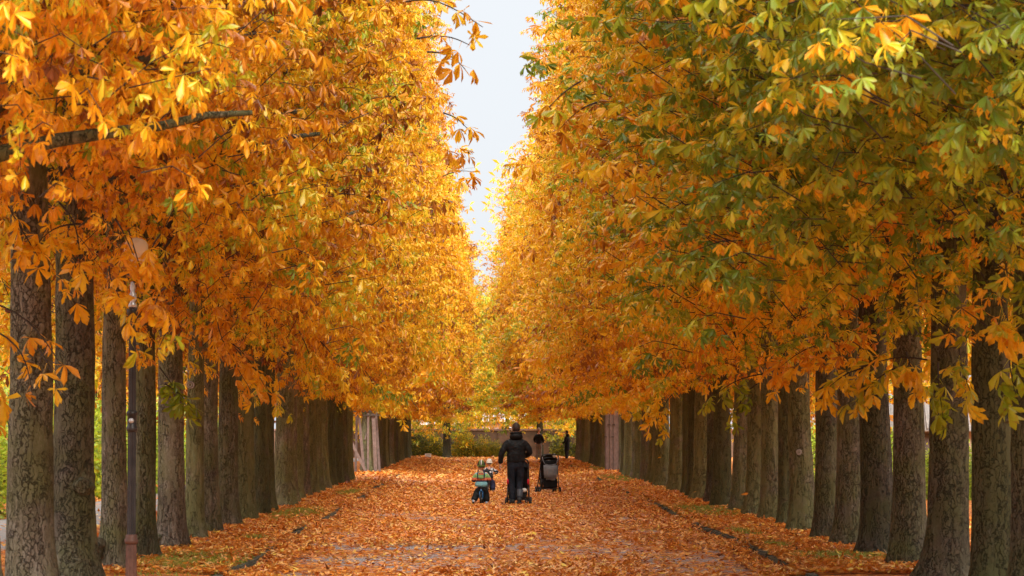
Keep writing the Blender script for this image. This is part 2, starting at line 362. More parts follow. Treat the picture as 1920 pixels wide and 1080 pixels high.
M['zinc'] = simple('pale_zinc_roof', (0.50, 0.53, 0.58), 0.4, 0.12, 4, 0, metal=0.3)
M['glass'] = simple('dark_window', (0.03, 0.035, 0.04), 0.1, 0.1, 4, 0)
M['cloudy'] = simple('cream_wall', (0.62, 0.58, 0.50), 0.9, 0.08, 3, 0.1)

def brick_mat():
    m, t, n, l, b = new_mat('old_brown_brick')
    tc = N(n, 'ShaderNodeTexCoord'); mp = N(n, 'ShaderNodeMapping'); mp.inputs['Rotation'].default_value = (R(90), 0, 0); l.new(tc.outputs['Object'], mp.inputs[0])
    bk = N(n, 'ShaderNodeTexBrick'); bk.inputs['Scale'].default_value = 4.2; bk.inputs['Mortar Size'].default_value = 0.03
    bk.inputs['Color1'].default_value = (0.17, 0.085, 0.05, 1); bk.inputs['Color2'].default_value = (0.11, 0.062, 0.04, 1); bk.inputs['Mortar'].default_value = (0.14, 0.11, 0.085, 1)
    l.new(mp.outputs[0], bk.inputs['Vector'])
    ns = N(n, 'ShaderNodeTexNoise'); ns.inputs['Scale'].default_value = 1.2; ns.inputs['Detail'].default_value = 6; l.new(tc.outputs['Object'], ns.inputs['Vector'])
    r = ramp(n, [(0.35, (0.55, 0.55, 0.5)), (0.65, (1.25, 1.2, 1.1))]); l.new(ns.outputs['Fac'], r.inputs[0])
    mx = N(n, 'ShaderNodeMixRGB', blend_type='MULTIPLY'); mx.inputs[0].default_value = 1; l.new(bk.outputs[0], mx.inputs[1]); l.new(r.outputs[0], mx.inputs[2])
    l.new(mx.outputs[0], b.inputs['Base Color']); b.inputs['Roughness'].default_value = 0.9
    return m
M['brick'] = brick_mat()
M['coping'] = simple('reddish_coping', (0.27, 0.17, 0.13), 0.8, 0.15, 6, 0.2)

# ------------------------------------------------------------------ the ground
KL, KR = -2.9, 3.62              # kerb lines
VH = 0.10                        # height of the verges
LX, RX = -4.12, 4.94             # rows of trunks
def kerb_l(y): return -2.80 - 0.0016 * max(0, y - 35) + 0.05 * math.sin(y * 0.37)
def kerb_r(y): return 3.56 + 0.0030 * max(0, y - 40) + 0.05 * math.sin(y * 0.31 + 1)

b_ = B(); b_.poly([(-600, -150, 0), (600, -150, 0), (600, 1600, 0), (-600, 1600, 0)])
g = b_.build('ground', M['verge']); tag(g, 'flat park ground under fallen leaves', kind='structure')

def bank(side, y):
    # how far blown leaves bury the kerb: 1 = flush with the verge, 0 = kerb bare
    open_ = {-1: [(36.5, 5), (47, 2.2), (57, 5), (71, 2.5), (84, 5), (103, 4), (140, 5)], 1: [(38, 4.5), (47, 5), (60, 7), (76, 2.5), (96, 5), (128, 5)]}[side]
    k_ = 1.0
    for c_, w_ in open_: k_ = min(k_, 1 - math.exp(-((y - c_) / w_) ** 2))
    return max(0.0, min(1.0, k_ + 0.25 * noise.noise(Vector((y * 0.8, side * 5.0, 0)))))
def heap(x, y):
    a = kerb_l(y); b = kerb_r(y); h_ = 0.0
    for side, dd in ((-1, x - a), (1, b - x)):
        if -0.35 < dd < 0.75: h_ = max(h_, bank(side, y) * (VH + 0.02) * (1 - max(0, dd) / 0.75) ** 1.5)
    return h_
def path_sheet():
    b = B(); bm = b.bm; rows = []
    ny = 320
    for j in range(ny + 1):
        y = 8 + 178 * j / ny; a = kerb_l(y) - .16; c = kerb_r(y) + .16; row = []
        for t in (0, .02, .045, .07, .10, .14, .3, .5, .7, .86, .90, .93, .955, .98, 1):
            x = a + (c - a) * t
            row.append(bm.verts.new((x, y, 0.006 + heap(x, y))))
        rows.append(row)
    for j in range(ny):
        for i in range(14):
            bm.faces.new((rows[j][i], rows[j][i + 1], rows[j + 1][i + 1], rows[j + 1][i])).smooth = True
    return b.build('path', M['path'])
def strip(name, xa, xb, y0, y1, z, mat, nx=6, ny=120, wob=0.0, side=None):
    b = B(); bm = b.bm; rows = []
    for j in range(ny + 1):
        y = y0 + (y1 - y0) * j / ny; row = []
        a = xa(y) if callable(xa) else xa; c = xb(y) if callable(xb) else xb
        for i in range(nx + 1):
            x = a + (c - a) * i / nx
            dz = wob * (noise.noise(Vector((x * 0.7, y * 0.5, 3))) + 0.6 * noise.noise(Vector((x * 2.1, y * 1.7, 8)))) if 0 < i < nx else 0
            row.append(bm.verts.new((x, y, z + dz)))
        rows.append(row)
    for j in range(ny):
        for i in range(nx):
            f = bm.faces.new((rows[j][i], rows[j][i + 1], rows[j + 1][i + 1], rows[j + 1][i])); f.smooth = True
    if side is not None:          # sloping shoulder back down to the ground
        for idx, off in side:
            low = [bm.verts.new((r[idx].co.x + off, r[idx].co.y, -0.02)) for r in rows]
            for j in range(ny):
                bm.faces.new((rows[j][idx], low[j], low[j + 1], rows[j + 1][idx]))
    return b.build(name, mat)
p = path_sheet()
tag(p, 'broad avenue paved in grey setts, carpeted with orange leaves', kind='structure')
v = strip('verge', -6.1, lambda y: kerb_l(y) - 0.13, 8, 171, VH, M['verge'], wob=0.03, side=[(0, -0.3)]); tag(v, 'raised verge along the left row of trunks', kind='structure')
v = strip('verge', lambda y: kerb_r(y) + 0.13, 6.9, 8, 160, VH, M['verge'], wob=0.03, side=[(-1, 0.3)]); tag(v, 'raised verge along the right row of trunks', kind='structure')
sp_ = strip('side_path', -8.9, -6.6, 8, 175, 0.008, M['side'], nx=3, ny=40); tag(sp_, 'grey asphalt footpath behind the left row', kind='structure')

# kerb stones, one by one
def kerb(side, fx, label):
    k = empty('kerb', (fx(60), 60, 0)); tag(k, label, kind='structure')
    meshes = []
    for q in range(5):
        b = B(); b.box((0, 0, 0.012), (0.13, 0.965, 0.19), bevel=0.018)
        for v_ in b.bm.verts:
            v_.co += Vector((noise.noise(v_.co * 5 + Vector((q * 7, 0, 0))), 0, noise.noise(v_.co * 5 + Vector((0, q * 9, 0))))) * 0.018
        o = b.build('kerbstone', M['kerb'], k); meshes.append(o.data); bpy.data.objects.remove(o)
    y = 30.0
    while y < 150:
        o = obj_me('kerbstone', random.choice(meshes), k)
        x = fx(y)
        o.location = (x + side * (-0.065) * -1 - fx(60) + random.uniform(-0.025, 0.025), y - 60, random.uniform(-0.035, 0.012))
        o.rotation_euler = (random.uniform(-0.02, 0.02), random.uniform(-0.08, 0.08), random.uniform(-0.02, 0.02))
        y += 0.985
kerb(-1, kerb_l, 'mossy stone kerb along the left edge of the avenue')
kerb(1, kerb_r, 'mossy stone kerb along the right edge of the avenue')

def surf(x, y):
    a = kerb_l(y); b = kerb_r(y)
    if -6.1 < x < a - 0.02 and y < 171: return VH + 0.012
    if b + 0.02 < x < 6.9 and y < 160: return VH + 0.012
    return 0.010 + heap(x, y)

# grass patches on the verges: (x, y, rx, ry)
GP = [(-3.5, 36.0, 0.75, 3.2), (-3.45, 56.5, 0.55, 4.2), (-3.3, 43.5, 0.25, 1.0), (4.3, 58.5, 0.62, 4.8), (3.95, 46, .25, 2.2), (4.35, 97, 0.55, 7), (4.5, 37.3, 0.8, 1.6), (3.95, 41, .25, 1.3), (-3.3, 75, .35, 4), (4.6, 120, .6, 8)]
def in_grass(x, y):
    return any(((x - a) / c) ** 2 + ((y - b) / d) ** 2 < 1 for a, b, c, d in GP)

# ------------------------------------------------------------------ loose leaves on the ground
def litter(name, n, xr, yr, size, dens=None, label='', zf=surf):
    X = rng.uniform(*xr, n * 2); Y = yr[0] + (yr[1] - yr[0]) * rng.random(n * 2) ** 1.35
    keep = []
    for i in range(len(X)):
        q = noise.noise(Vector((X[i] * 0.45, Y[i] * 0.16, 1.0))) + 0.5 * noise.noise(Vector((X[i] * 1.7, Y[i] * 0.8, 4)))
        pr = 0.95
        if kerb_l(Y[i]) + .4 < X[i] < kerb_r(Y[i]) - .4:
            bare = max(0.0, min(1.0, (46 - Y[i]) / 8.0)) * 1.3 + 0.25
            if q > 0.30 - 0.35 * bare: pr = 0.13 if Y[i] < 60 else 0.45
        if in_grass(X[i], Y[i]): pr = 0.30
        if dens: pr *= dens(X[i], Y[i])
        keep.append(random.random() < pr)
    keep = np.array(keep); X = X[keep][:n]; Y = Y[keep][:n]; n = len(X)
    Z = np.array([zf(a, b) for a, b in zip(X, Y)]) + rng.random(n) ** 2 * 0.035 + 0.008
    L = size * rng.uniform(0.6, 1.25, n) * (1 + np.clip((Y - 70) / 110, 0, 1) * 0.5); Wd = L * rng.uniform(0.3, 0.48, n)
    a = rng.uniform(0, 2 * math.pi, n)
    ax = np.stack([np.cos(a), np.sin(a), rng.normal(0, 0.22, n)], 1)
    sd_ = np.stack([-np.sin(a), np.cos(a), rng.normal(0, 0.35, n)], 1)
    P = np.stack([X, Y, Z], 1)
    up = np.array([0, 0, 1.0])
    curl = rng.normal(0.10, 0.16, n)[:, None]; fold = rng.uniform(-0.02, 0.45, n)[:, None]
    Lc = L[:, None]; Wc = Wd[:, None]
    v0 = P - ax * Lc * 0.5 + up * Lc * curl
    vc = P + ax * Lc * 0.10
    v1 = P + ax * Lc * 0.5 + up * Lc * np.abs(curl)
    vl = P + ax * Lc * 0.12 + sd_ * Wc * 0.5 + up * Wc * fold
    vr = P + ax * Lc * 0.12 - sd_ * Wc * 0.5 + up * Wc * fold
    V = np.stack([v0, vc, v1, vl, vr], 1).reshape(-1, 3)
    V[:, 2] = np.maximum(V[:, 2], np.repeat(Z - 0.004, 5))
    T = (np.arange(n)[:, None, None] * 5 + np.array([[0, 1, 3], [1, 2, 3], [0, 4, 1], [1, 4, 2]])[None]).reshape(-1, 3)
    tone = np.clip(rng.normal(0.55, 0.23, n), 0, 1)
    C = np.zeros((n, 5, 4)); C[:, :, 0] = tone[:, None]; C[:, :, 1] = np.array([0.4, 0, 0.8, 0.5, 0.5])[None]; C[:, :, 2] = rng.random(n)[:, None]; C[:, :, 3] = 1
    o = obj_me(name, mesh_np(name, V, T, M['litter'], C.reshape(-1, 4)))
    tag(o, label, cat='fallen leaves', kind='stuff'); return o
litter('fallen_leaves', 104000, (-4.6, 5.4), (33, 84), 0.100, label='carpet of fallen orange chestnut leaves on the near avenue')
litter('fallen_leaves', 36000, (-4.6, 5.4), (82, 176), 0.15, label='carpet of fallen orange leaves on the far part of the avenue')
litter('fallen_leaves', 7000, (5.3, 9.5), (28, 80), 0.14, label='fallen orange leaves behind the right row of trunks')
litter('fallen_leaves', 4500, (-10.2, -4.6), (28, 90), 0.14, dens=lambda x, y: 0.25 if -8.9 < x < -6.6 else 1.0, label='fallen orange leaves beside the asphalt footpath on the left')

# grass
def grass():
    P = []
    for a, b, c, d in GP:
        k = int(c * d * 2400)
        q = rng.normal(0, 0.42, (k, 2)) * np.array([c, d]) + np.array([a, b]); P.append(q)
    P = np.concatenate(P); P = np.array([q for q in P if (q[0] < kerb_l(q[1]) - 0.02 or q[0] > kerb_r(q[1]) + 0.02)])
    n = len(P); Z = np.full(n, VH + 0.005); a = rng.uniform(0, 6.28, n); h = rng.uniform(0.03, 0.075, n)
    base = np.stack([P[:, 0], P[:, 1], Z], 1); w = 0.008
    s = np.stack([np.cos(a), np.sin(a), 0 * a], 1) * w
    tip = base + np.stack([rng.normal(0, 0.03, n), rng.normal(0, 0.03, n), h], 1)
    V = np.stack([base - s, base + s, tip], 1).reshape(-1, 3); T = np.arange(n * 3).reshape(-1, 3)
    C = np.zeros((n, 3, 4)); C[:, :, 0] = rng.uniform(0.2, 0.9, n)[:, None]; C[:, 2, 1] = 0.3; C[:, :, 3] = 1
    o = obj_me('grass', mesh_np('grass', V, T, M['grass'], C.reshape(-1, 4))); tag(o, 'short green grass showing in patches on the verges', 'grass', kind='stuff')
grass()

# ------------------------------------------------------------------ leaves of the trees
def norm(a): return a / np.maximum(np.linalg.norm(a, axis=1, keepdims=True), 1e-9)

def compound(P, A, U, size, tone, shoot, fine, nl=7, rg=None):
    """palmate chestnut leaves: P attachment, A axis, U up-normal; returns V,T,C"""
    rg = rg or rng
    n = len(P); A = norm(A); Sd = norm(np.cross(A, U)); U = np.cross(Sd, A)
    if nl == 7: ang = np.radians([-112, -72, -35, 0, 35, 72, 112]); ln = [0.55, 0.80, 0.96, 1.0, 0.96, 0.80, 0.55]
    elif nl == 5: ang = np.radians([-88, -43, 0, 43, 88]); ln = [0.70, 0.93, 1.05, 0.93, 0.70]
    else: ang = np.radians([-60, 0, 60]); ln = [0.85, 1.05, 0.85]
    pet = size * rg.uniform(0.5, 0.9, n)
    O = P + A * pet[:, None] * 0.8 + np.array([0, 0, -1.0]) * (pet * 0.25)[:, None]
    VV, TT, CC = [], [], []
    off = 0
    for j, a in enumerate(ang):
        aj = a + rg.normal(0, 0.16, n)
        D0 = A * np.cos(aj)[:, None] + Sd * np.sin(aj)[:, None]
        dr = rg.normal(0.66, 0.42, n)
        D = D0 * np.cos(dr)[:, None] - U * np.sin(dr)[:, None]
        Nn = U * np.cos(dr)[:, None] + D0 * np.sin(dr)[:, None]
        Sj = norm(np.cross(D, Nn))
        tw = rg.normal(0, 0.5, n); Sj, Nn = Sj * np.cos(tw)[:, None] + Nn * np.sin(tw)[:, None], Nn * np.cos(tw)[:, None] - Sj * np.sin(tw)[:, None]
        L = size * ln[j] * rg.uniform(0.85, 1.12, n); Wd = L * rg.uniform(0.27, 0.39, n)
        bend = rg.normal(0.26, 0.24, n); fold = rg.uniform(0.05, 0.85, n)
        def pt(t, w, s):
            return O + D * (L * t)[:, None] + Sj * (Wd * w * 0.5 * s)[:, None] + Nn * (Wd * w * 0.5 * fold * abs(s) - L * bend * t * t)[:, None]
        if fine:
            V = np.stack([pt(0, 0, 0), pt(.58, 0, 0), pt(1, 0, 0), pt(.40, .62, 1), pt(.76, 1, 1), pt(.40, .62, -1), pt(.76, 1, -1)], 1)
            tri = np.array([[0, 1, 3], [1, 4, 3], [1, 2, 4], [0, 5, 1], [1, 5, 6], [1, 6, 2]]); rim = [0.0, 0.0, 0.75, 0.35, 0.6, 0.35, 0.6]
        else:
            V = np.stack([pt(0, 0, 0), pt(.62, 0, 0), pt(1, 0, 0), pt(.64, .95, 1), pt(.64, .95, -1)], 1)
            tri = np.array([[0, 1, 3], [1, 2, 3], [0, 4, 1], [1, 4, 2]]); rim = [0, 0.05, 0.75, 0.5, 0.5]
        k = V.shape[1]
        C = np.zeros((n, k, 4)); C[:, :, 0] = (tone + rg.normal(0, 0.035, n))[:, None]; C[:, :, 1] = np.array(rim)[None]; C[:, :, 2] = shoot[:, None]; C[:, :, 3] = 1
        VV.append(V.reshape(-1, 3)); CC.append(C.reshape(-1, 4))
        TT.append((np.arange(n)[:, None, None] * k + tri[None]).reshape(-1, 3) + off); off += n * k
    # petioles as thin ribbons
    e = norm(np.cross(O - P, np.array([[0.3, 0.8, 0.5]]))) * 0.003
    V = np.stack([P - e, P + e, O], 1); C = np.zeros((n, 3, 4)); C[:, :, 0] = (tone + 0.05)[:, None]; C[:, :, 2] = shoot[:, None]; C[:, :, 3] = 1
    VV.append(V.reshape(-1, 3)); CC.append(C.reshape(-1, 4)); TT.append(np.arange(n * 3).reshape(-1, 3) + off)
    return np.concatenate(VV), np.concatenate(TT), np.concatenate(CC)

def tubes(paths, rads, sides=4):
    """many tapered tubes, all with the same number of points"""
    P = np.array(paths); r = np.array(rads); n, k, _ = P.shape
    T = np.gradient(P, axis=1); T /= np.maximum(np.linalg.norm(T, axis=2, keepdims=True), 1e-9)
    u = np.cross(T, np.array([0.31, 0.22, 0.93])); u /= np.maximum(np.linalg.norm(u, axis=2, keepdims=True), 1e-9); w = np.cross(T, u)
    rings = []
    for s in range(sides):
        a = 2 * math.pi * s / sides; rings.append(P + (u * math.cos(a) + w * math.sin(a)) * r[:, :, None])
    V = np.stack(rings, 2).reshape(-1, 3)
    q = []
    for i in range(k - 1):
        for s in range(sides):
            a, b = i * sides + s, i * sides + (s + 1) % sides
            q.append([a, b, b + sides, a + sides])
    Q = (np.arange(n)[:, None, None] * (k * sides) + np.array(q)[None]).reshape(-1, 4)
    return V, Q

def crown_variant(name, seed, nshoot, fine, nl, half=(3.0, 2.0, 4.95), zc=7.75, ex=3.8, size=0.17, lump=0.46, axis_x=0.0, nbranch=16, ragged=0.6, shellpow=0.45):
    rg = np.random.default_rng(seed)
    P, D, K = [], [], []
    half = np.array(half)
    so = Vector((seed * 13.7, seed * 5.1, seed * 3.3))
    while len(P) < nshoot:
        d = rg.normal(0, 1, 3); d /= np.linalg.norm(d)
        # favour the big side faces
        q = rg.uniform(-1, 1, 3)
        s = (np.abs(q) ** ex).sum() ** (1 / ex)
        if s < 0.15: continue
        q = q / s                                     # on the surface
        depth = rg.random() ** (1 / shellpow) * 0.75 if rg.random() < 0.8 else rg.random()
        rad = 1 - depth * 0.55
        nz = noise.noise(Vector(q * half) * 0.75 + so) + 0.5 * noise.noise(Vector(q * half) * 1.9 + so)
        rad *= 1 + lump * nz * 0.6
        if nz < -0.33 and rg.random() < 0.55: continue      # holes between boughs
        p = q * half * rad
        if q[2] < -0.75: p[2] += -max(0, nz) * 1.1 + 0.15
        if p[2] < -half[2] - 0.75: continue
        o = np.sign(q) * np.abs(q) ** (ex - 1) / half; o /= np.linalg.norm(o)
        o = o + rg.normal(0, 0.45, 3) * np.array([1, 1, 0.6]) + np.array([q[0] * .5, 0, 0.10])
        o[2] = o[2] * 0.55 - 0.05
        o /= np.linalg.norm(o)
        P.append(p + np.array([axis_x, 0, zc]) + o * rg.random() ** 3 * ragged); D.append(o); K.append(nz)
    P = np.array(P); D = np.array(D); K = np.array(K)
    lp, la, lu, lz, lt, ls = [], [], [], [], [], []
    up = np.array([0, 0, 1.0])
    for p, d, k in zip(P, D, K):
        side = np.cross(d, up); side /= max(np.linalg.norm(side), 1e-6)
        tone = np.clip(0.47 + rg.normal(0, 0.15), 0, 1); sh = rg.random() - 0.5
        sz = size * rg.uniform(0.8, 1.15)
        nodes = rg.integers(2, 4)
        for i in range(nodes):
            base = p - d * (0.16 * i + rg.uniform(0, .05))
            sc = sz * (0.75 + 0.15 * i)
            if i % 2 == 0: dirs = [side * 1.0 + d * 0.7, -side * 1.0 + d * 0.7]
            else: dirs = [up * 0.5 + d * 0.9, -up * 0.8 + d * 0.8]
            for w in dirs:
                if rg.random() < 0.12: continue
                a = w + rg.normal(0, 0.25, 3); a[2] -= 0.18
                lp.append(base); la.append(a); lu.append(up + d * 0.25 + rg.normal(0, 0.35, 3)); lz.append(sc * rg.uniform(0.8, 1.2)); lt.append(tone + rg.normal(0, 0.08)); ls.append(sh)
    V, T, C = compound(np.array(lp), np.array(la), np.array(lu), np.array(lz), np.array(lt), np.array(ls), fine, nl, rg)
    crown = mesh_np(name, V, T, M['leaf'], C)
    # twigs carrying the shoots
    idx = np.arange(0, len(P), 2 if fine else 4)
    paths, rads = [], []
    for i in idx:
        l = rg.uniform(0.3, 0.7)
        p, d = P[i], D[i]; ctr = np.array([axis_x, 0, p[2] - 0.4])
        back = (ctr - p); back /= np.linalg.norm(back)
        m_ = p - (d + rg.normal(0, .25, 3)) * l * 0.5; e = m_ + (back * 0.5 - d * 0.4 + np.array([0, rg.normal(0, .4), -rg.uniform(0, .9)])) * l * 0.6
        paths.append([e, m_, p]); rads.append([0.007, 0.005, 0.003])
    V1, Q1 = tubes(paths, rads, 3)
    # boughs reaching from the stem to the clumps
    bi = rg.choice(len(P), nbranch, replace=False); paths, rads = [], []
    for i in bi:
        p = P[i] - D[i] * 0.3; z0 = max(3.0, min(zc + half[2] * 0.8, p[2] - rg.uniform(0.8, 4.5)))
        s = np.array([axis_x * 0, 0, z0]); pts = []; wob = rg.uniform(-0.2, 0.6); wob2 = rg.normal(0, .25)
        for t in np.linspace(0, 1, 8):
            q = s + (p - s) * t; q[2] += math.sin(t * math.pi) * wob + 0.08 * noise.noise(Vector((t * 3, i, seed))); q[1] += wob2 * math.sin(t * math.pi) + 0.18 * noise.noise(Vector((i, t * 3, seed)))
            pts.append(q)
        r0 = rg.uniform(0.014, 0.032); paths.append(pts); rads.append(list(np.linspace(r0, 0.007, 8)))
    V2, Q2 = tubes(paths, rads, 5)
    br = mesh_np(name + '_boughs', np.concatenate([V1, V2]), np.concatenate([Q1, Q2 + len(V1)]), M['twig'], smooth=True)
    return crown, br

NEAR = [crown_variant('near_crown', s, 2950, True, 7, size=0.141) for s in (1, 2)]
MID = [crown_variant('mid_crown', s, 2500, False, 5, size=0.168) for s in (3, 4)]
FAR = [crown_variant('far_crown', s, 2100, False, 3, size=0.22) for s in (5, 6, 7)]
ROUND = [crown_variant('round_crown', s, 1900, False, 3, half=(3.6, 3.2, 4.6), zc=6.6, ex=2.4, size=0.24, lump=0.5, nbranch=30, ragged=0.6) for s in (8, 9)]

# ------------------------------------------------------------------ trunks
def trunk_variant(seed, nseg=40, nz=70, hgt=9.5):
    rg = random.Random(seed)
    V = []; F_ = []
    lob = [(rg.uniform(0, 6.28), rg.uniform(0.15, 0.5)) for _ in range(5)]
    tw = rg.uniform(-0.25, 0.25)
    for j in range(nz + 1):
        t = j / nz; z = -0.12 + hgt * t ** 1.6
        for i in range(nseg):
            a = 2 * math.pi * i / nseg
            r = 0.19 * (1 - 0.055 * max(z, 0)) if z < 8 else 0.19 * 0.56 * max(0.25, 1 - (z - 8) * 0.5)
            fl = 1.5 * sum(w * max(0, math.cos(a - p)) ** 4 for p, w in lob)
            r *= 1 + (0.10 + fl) * math.exp(-max(z, 0) / 0.24) * 0.85
            aa = a + tw * z
            c = Vector((math.cos(aa), math.sin(aa), 0))
            r *= 1 + 0.07 * noise.noise(Vector((c.x * 1.1, c.y * 1.1, z * 0.5 + seed * 5)))
            r *= 1 + 0.055 * noise.noise(Vector((c.x * 2.6, c.y * 2.6, z * 0.9 + seed * 9)))
            r += 0.008 * noise.noise(Vector((c.x * 9, c.y * 9, z * 4.0 + seed)))
            r += 0.006 * noise.noise(Vector((c.x * 18, c.y * 18, z * 9.0 + seed)))
            ox = 0.03 * noise.noise(Vector((0, seed * 3, z * 0.35))) * z * .6; oy = 0.03 * noise.noise(Vector((4, seed * 3, z * 0.35))) * z * .6
            V.append((r * math.cos(a) + ox, r * math.sin(a) + oy, z))
    for j in range(nz):
        for i in range(nseg):
            a = j * nseg + i; b = j * nseg + (i + 1) % nseg
            F_.append([a, b, b + nseg, a + nseg])
    return mesh_np('trunk', V, F_, M['bark'], smooth=True)
TR = [trunk_variant(s) for s in range(1, 8)]
def limb_variant(seed):
    rg = random.Random(seed); b = B(); pts = [Vector((0, 0, 0))]; d = Vector((1, 0, 0.75)).normalized()
    for i in range(7):
        d = (d + Vector((rg.uniform(-.1, .2), rg.uniform(-.2, .2), rg.uniform(-.22, .12)))).normalized(); pts.append(pts[-1] + d * 0.38)
    b.tube(pts, [0.075 * (1 - i / 9.5) for i in range(8)], 8); o = b.build('limb', M['bark']); me = o.data; bpy.data.objects.remove(o); return me
LB = [limb_variant(s) for s in range(4)]

def fin(o, parent, loc=(0, 0, 0), rot=(0, 0, 0), sc=(1, 1, 1), color=None):
    o.location = loc; o.rotation_euler = rot; o.scale = sc
    if color: o.color = color
    return o

def make_tree(x, y, facing, width, crown, label, group, warm=0.5, spread=0.2, barkc=(1, 0.2), lean=(0, 0), reach=3.0, tz=VH, name='chestnut_tree', hs=1.0, cat='tree', trunk_i=None, ys=1.0, zoff=0.0, limbs=True):
    root = empty(name, (x, y, tz - 0.01), facing); tag(root, label, cat, group)
    t = obj_me('trunk', TR[trunk_i if trunk_i is not None else random.randrange(len(TR))], root)
    w = width / 0.38
    fin(t, root, rot=(lean[0], lean[1], 0), sc=(w, w, hs), color=(barkc[0], barkc[1], 0, 1))
    cr, br = crown; fx = reach / 3.0
    o = obj_me('crown', cr, root); fin(o, root, loc=(0, 0, zoff), sc=(fx, ys, hs), color=(warm, spread, 0, 1))
    o = obj_me('branches', br, root); o['kind'] = 'stuff'; fin(o, root, loc=(0, 0, zoff), sc=(fx, ys, hs))
    if limbs:
        for q in range(3):
            o = obj_me('limb', random.choice(LB), root)
            fin(o, root, loc=(0, 0, random.uniform(3.3, 5.4)), rot=(0, random.uniform(-0.1, 0.2), [0, 2.3, 4.2][q] + random.uniform(-.6, .6)), sc=(1, 1, 1), color=(barkc[0] * 0.8, barkc[1], 0, 1))
    return root

ORD = ['first', 'second', 'third', 'fourth', 'fifth', 'sixth', 'seventh', 'eighth', 'ninth', 'tenth', 'eleventh', 'twelfth', 'thirteenth', 'fourteenth', 'fifteenth', 'sixteenth', 'seventeenth', 'eighteenth', 'nineteenth']
TENS = {2: ('twenty', 'twentieth'), 3: ('thirty', 'thirtieth'), 4: ('forty', 'fortieth'), 5: ('fifty', 'fiftieth')}
def ordinal(n):
    if n < 20: return ORD[n - 1]
    t, u = divmod(n, 10)
    return TENS[t][1] if u == 0 else TENS[t][0] + '-' + ORD[u - 1]

# (distance, trunk width, bark tone, algae, lean about y, look)
LEFT = [
 (18.6, .38, 1, .2, 0, 'blurred orange chestnut crown at the top left corner, its trunk out of frame'),
 (21.7, .38, 1, .2, 0, 'orange chestnut crown second from the camera on the left, trunk out of frame'),
 (24.9, .40, .9, .15, 0, 'chestnut whose trunk only just shows at the left edge of the picture'),
 (27.7, .44, 1.05, .10, -.004, 'thick grey-brown chestnut trunk at far left, broken twigs hanging before it'),
 (30.6, .45, .85, .12, .006, 'thick dark chestnut trunk with a round burl at chest height'),
 (34.2, .30, 1.3, .10, -.01, 'pale slim chestnut trunk just left of the lamp post, knob at its foot'),
 (37.1, .29, .95, .22, .005, 'slim brown chestnut trunk just right of the lamp post'),
 (40.1, .37, 1.35, .06, -.015, 'pale rugged chestnut trunk with a spreading root flare, behind the green leaf spray'),
 (43.1, .27, 1.5, .28, .008, 'light grey-green slim chestnut trunk with ringed knot scars'),
 (45.9, .33, 1.2, .12, 0, 'greyish pink chestnut trunk right of the knotted slim one'),
 (49.3, .35, .95, .20, .004, 'coarse barked brown chestnut trunk with dark hollow foot'),
]
RIGHT = [
 (17.9, .38, 1, .2, 0, 'blurred green-leaved chestnut crown at the top right corner, its trunk out of frame'),
 (20.9, .38, 1, .2, 0, 'green and yellow chestnut crown second from the camera on the right, trunk out of frame'),
 (23.9, .40, .9, .2, 0, 'green and amber chestnut crown third from the camera on the right, trunk out of frame'),
 (26.9, .42, .8, .2, 0, 'chestnut whose trunk only just shows at the right edge of the picture'),
 (29.6, .42, .72, .30, 0, 'dark olive chestnut trunk nearest the right edge, standing clear of the next'),
 (32.4, .45, .85, .15, -.012, 'thick red-brown chestnut trunk with cracked plates, second trunk from the right'),
 (35.1, .39, .95, .18, .004, 'brown chestnut trunk with bare pink patch beside the thick cracked one'),
 (38.1, .42, .60, .12, .022, 'very dark leaning chestnut trunk touching its paler left neighbour'),
 (40.8, .36, 1.0, .14, 0, 'mid-brown chestnut trunk with deep net cracks, left of the dark leaning one'),
 (43.4, .36, .90, .20, 0, 'grey-brown straight chestnut trunk between the leaning pale and the net-cracked ones'),
 (46.4, .38, 1.2, .26, .028, 'smooth grey-green leaning chestnut trunk with pale scar, hollow dark foot'),
 (49.4, .32, .85, .26, 0, 'greenish narrow chestnut trunk just left of the smooth leaning one'),
]
trees_l, trees_r = [], []
def rowcrown(d):
    return random.choice(NEAR) if d < 44 else (random.choice(MID) if d < 84 else random.choice(FAR))
GL, GR = 'clipped chestnuts in the left row of the avenue', 'clipped chestnuts in the right row of the avenue'
def left_reach(d):  return 4.12 - (1.15 if d < 70 else max(0.62, 1.15 - (d - 70) * 0.006)) - 0.28
def right_reach(d): return 4.94 - (1.25 if d < 34 else 1.55 if d < 80 else max(0.62, 1.55 - (d - 80) * 0.012)) - 0.28
for i, (d, w, tone, alg, ln, lab) in enumerate(LEFT):
    trees_l.append(make_tree(LX + random.uniform(-.04, .04), d, random.uniform(-.04, .04), w, rowcrown(d), lab, GL, warm=0.51 + random.uniform(-.03, .03), spread=.32, barkc=(tone, alg), lean=(0, ln), reach=left_reach(d) + random.uniform(-.3, .3), zoff=(.9 if d < 31 else .4), ys=random.uniform(.9, 1.12), trunk_i=i % 7))
d = 52.2; n = len(LEFT) - 2
while d < 168:
    if 95 < d < 107: d = 108.9
    n += 1
    tone = random.choice([.8, .95, 1.15, 1.35, 1.6]); alg = random.choice([.12, .22, .32, .38])
    kind = ('dark ' if tone < .9 else 'pale ' if tone > 1.4 else '') + ('mossy green' if alg > .3 else 'brown')
    trees_l.append(make_tree(LX + random.uniform(-.09, .09), d, random.uniform(-.06, .06), random.uniform(.28, .46), rowcrown(d), f'{kind} trunk, {ordinal(n)} chestnut away from the camera in the left row', GL,
                   warm=0.48 + random.uniform(-.06, .06), spread=.26, barkc=(tone, alg), lean=(0, random.uniform(-.02, .02)), reach=left_reach(d) + random.uniform(-.35, .2), hs=random.uniform(.97, 1.04)))
    d += 2.95 + random.uniform(-.25, .25)
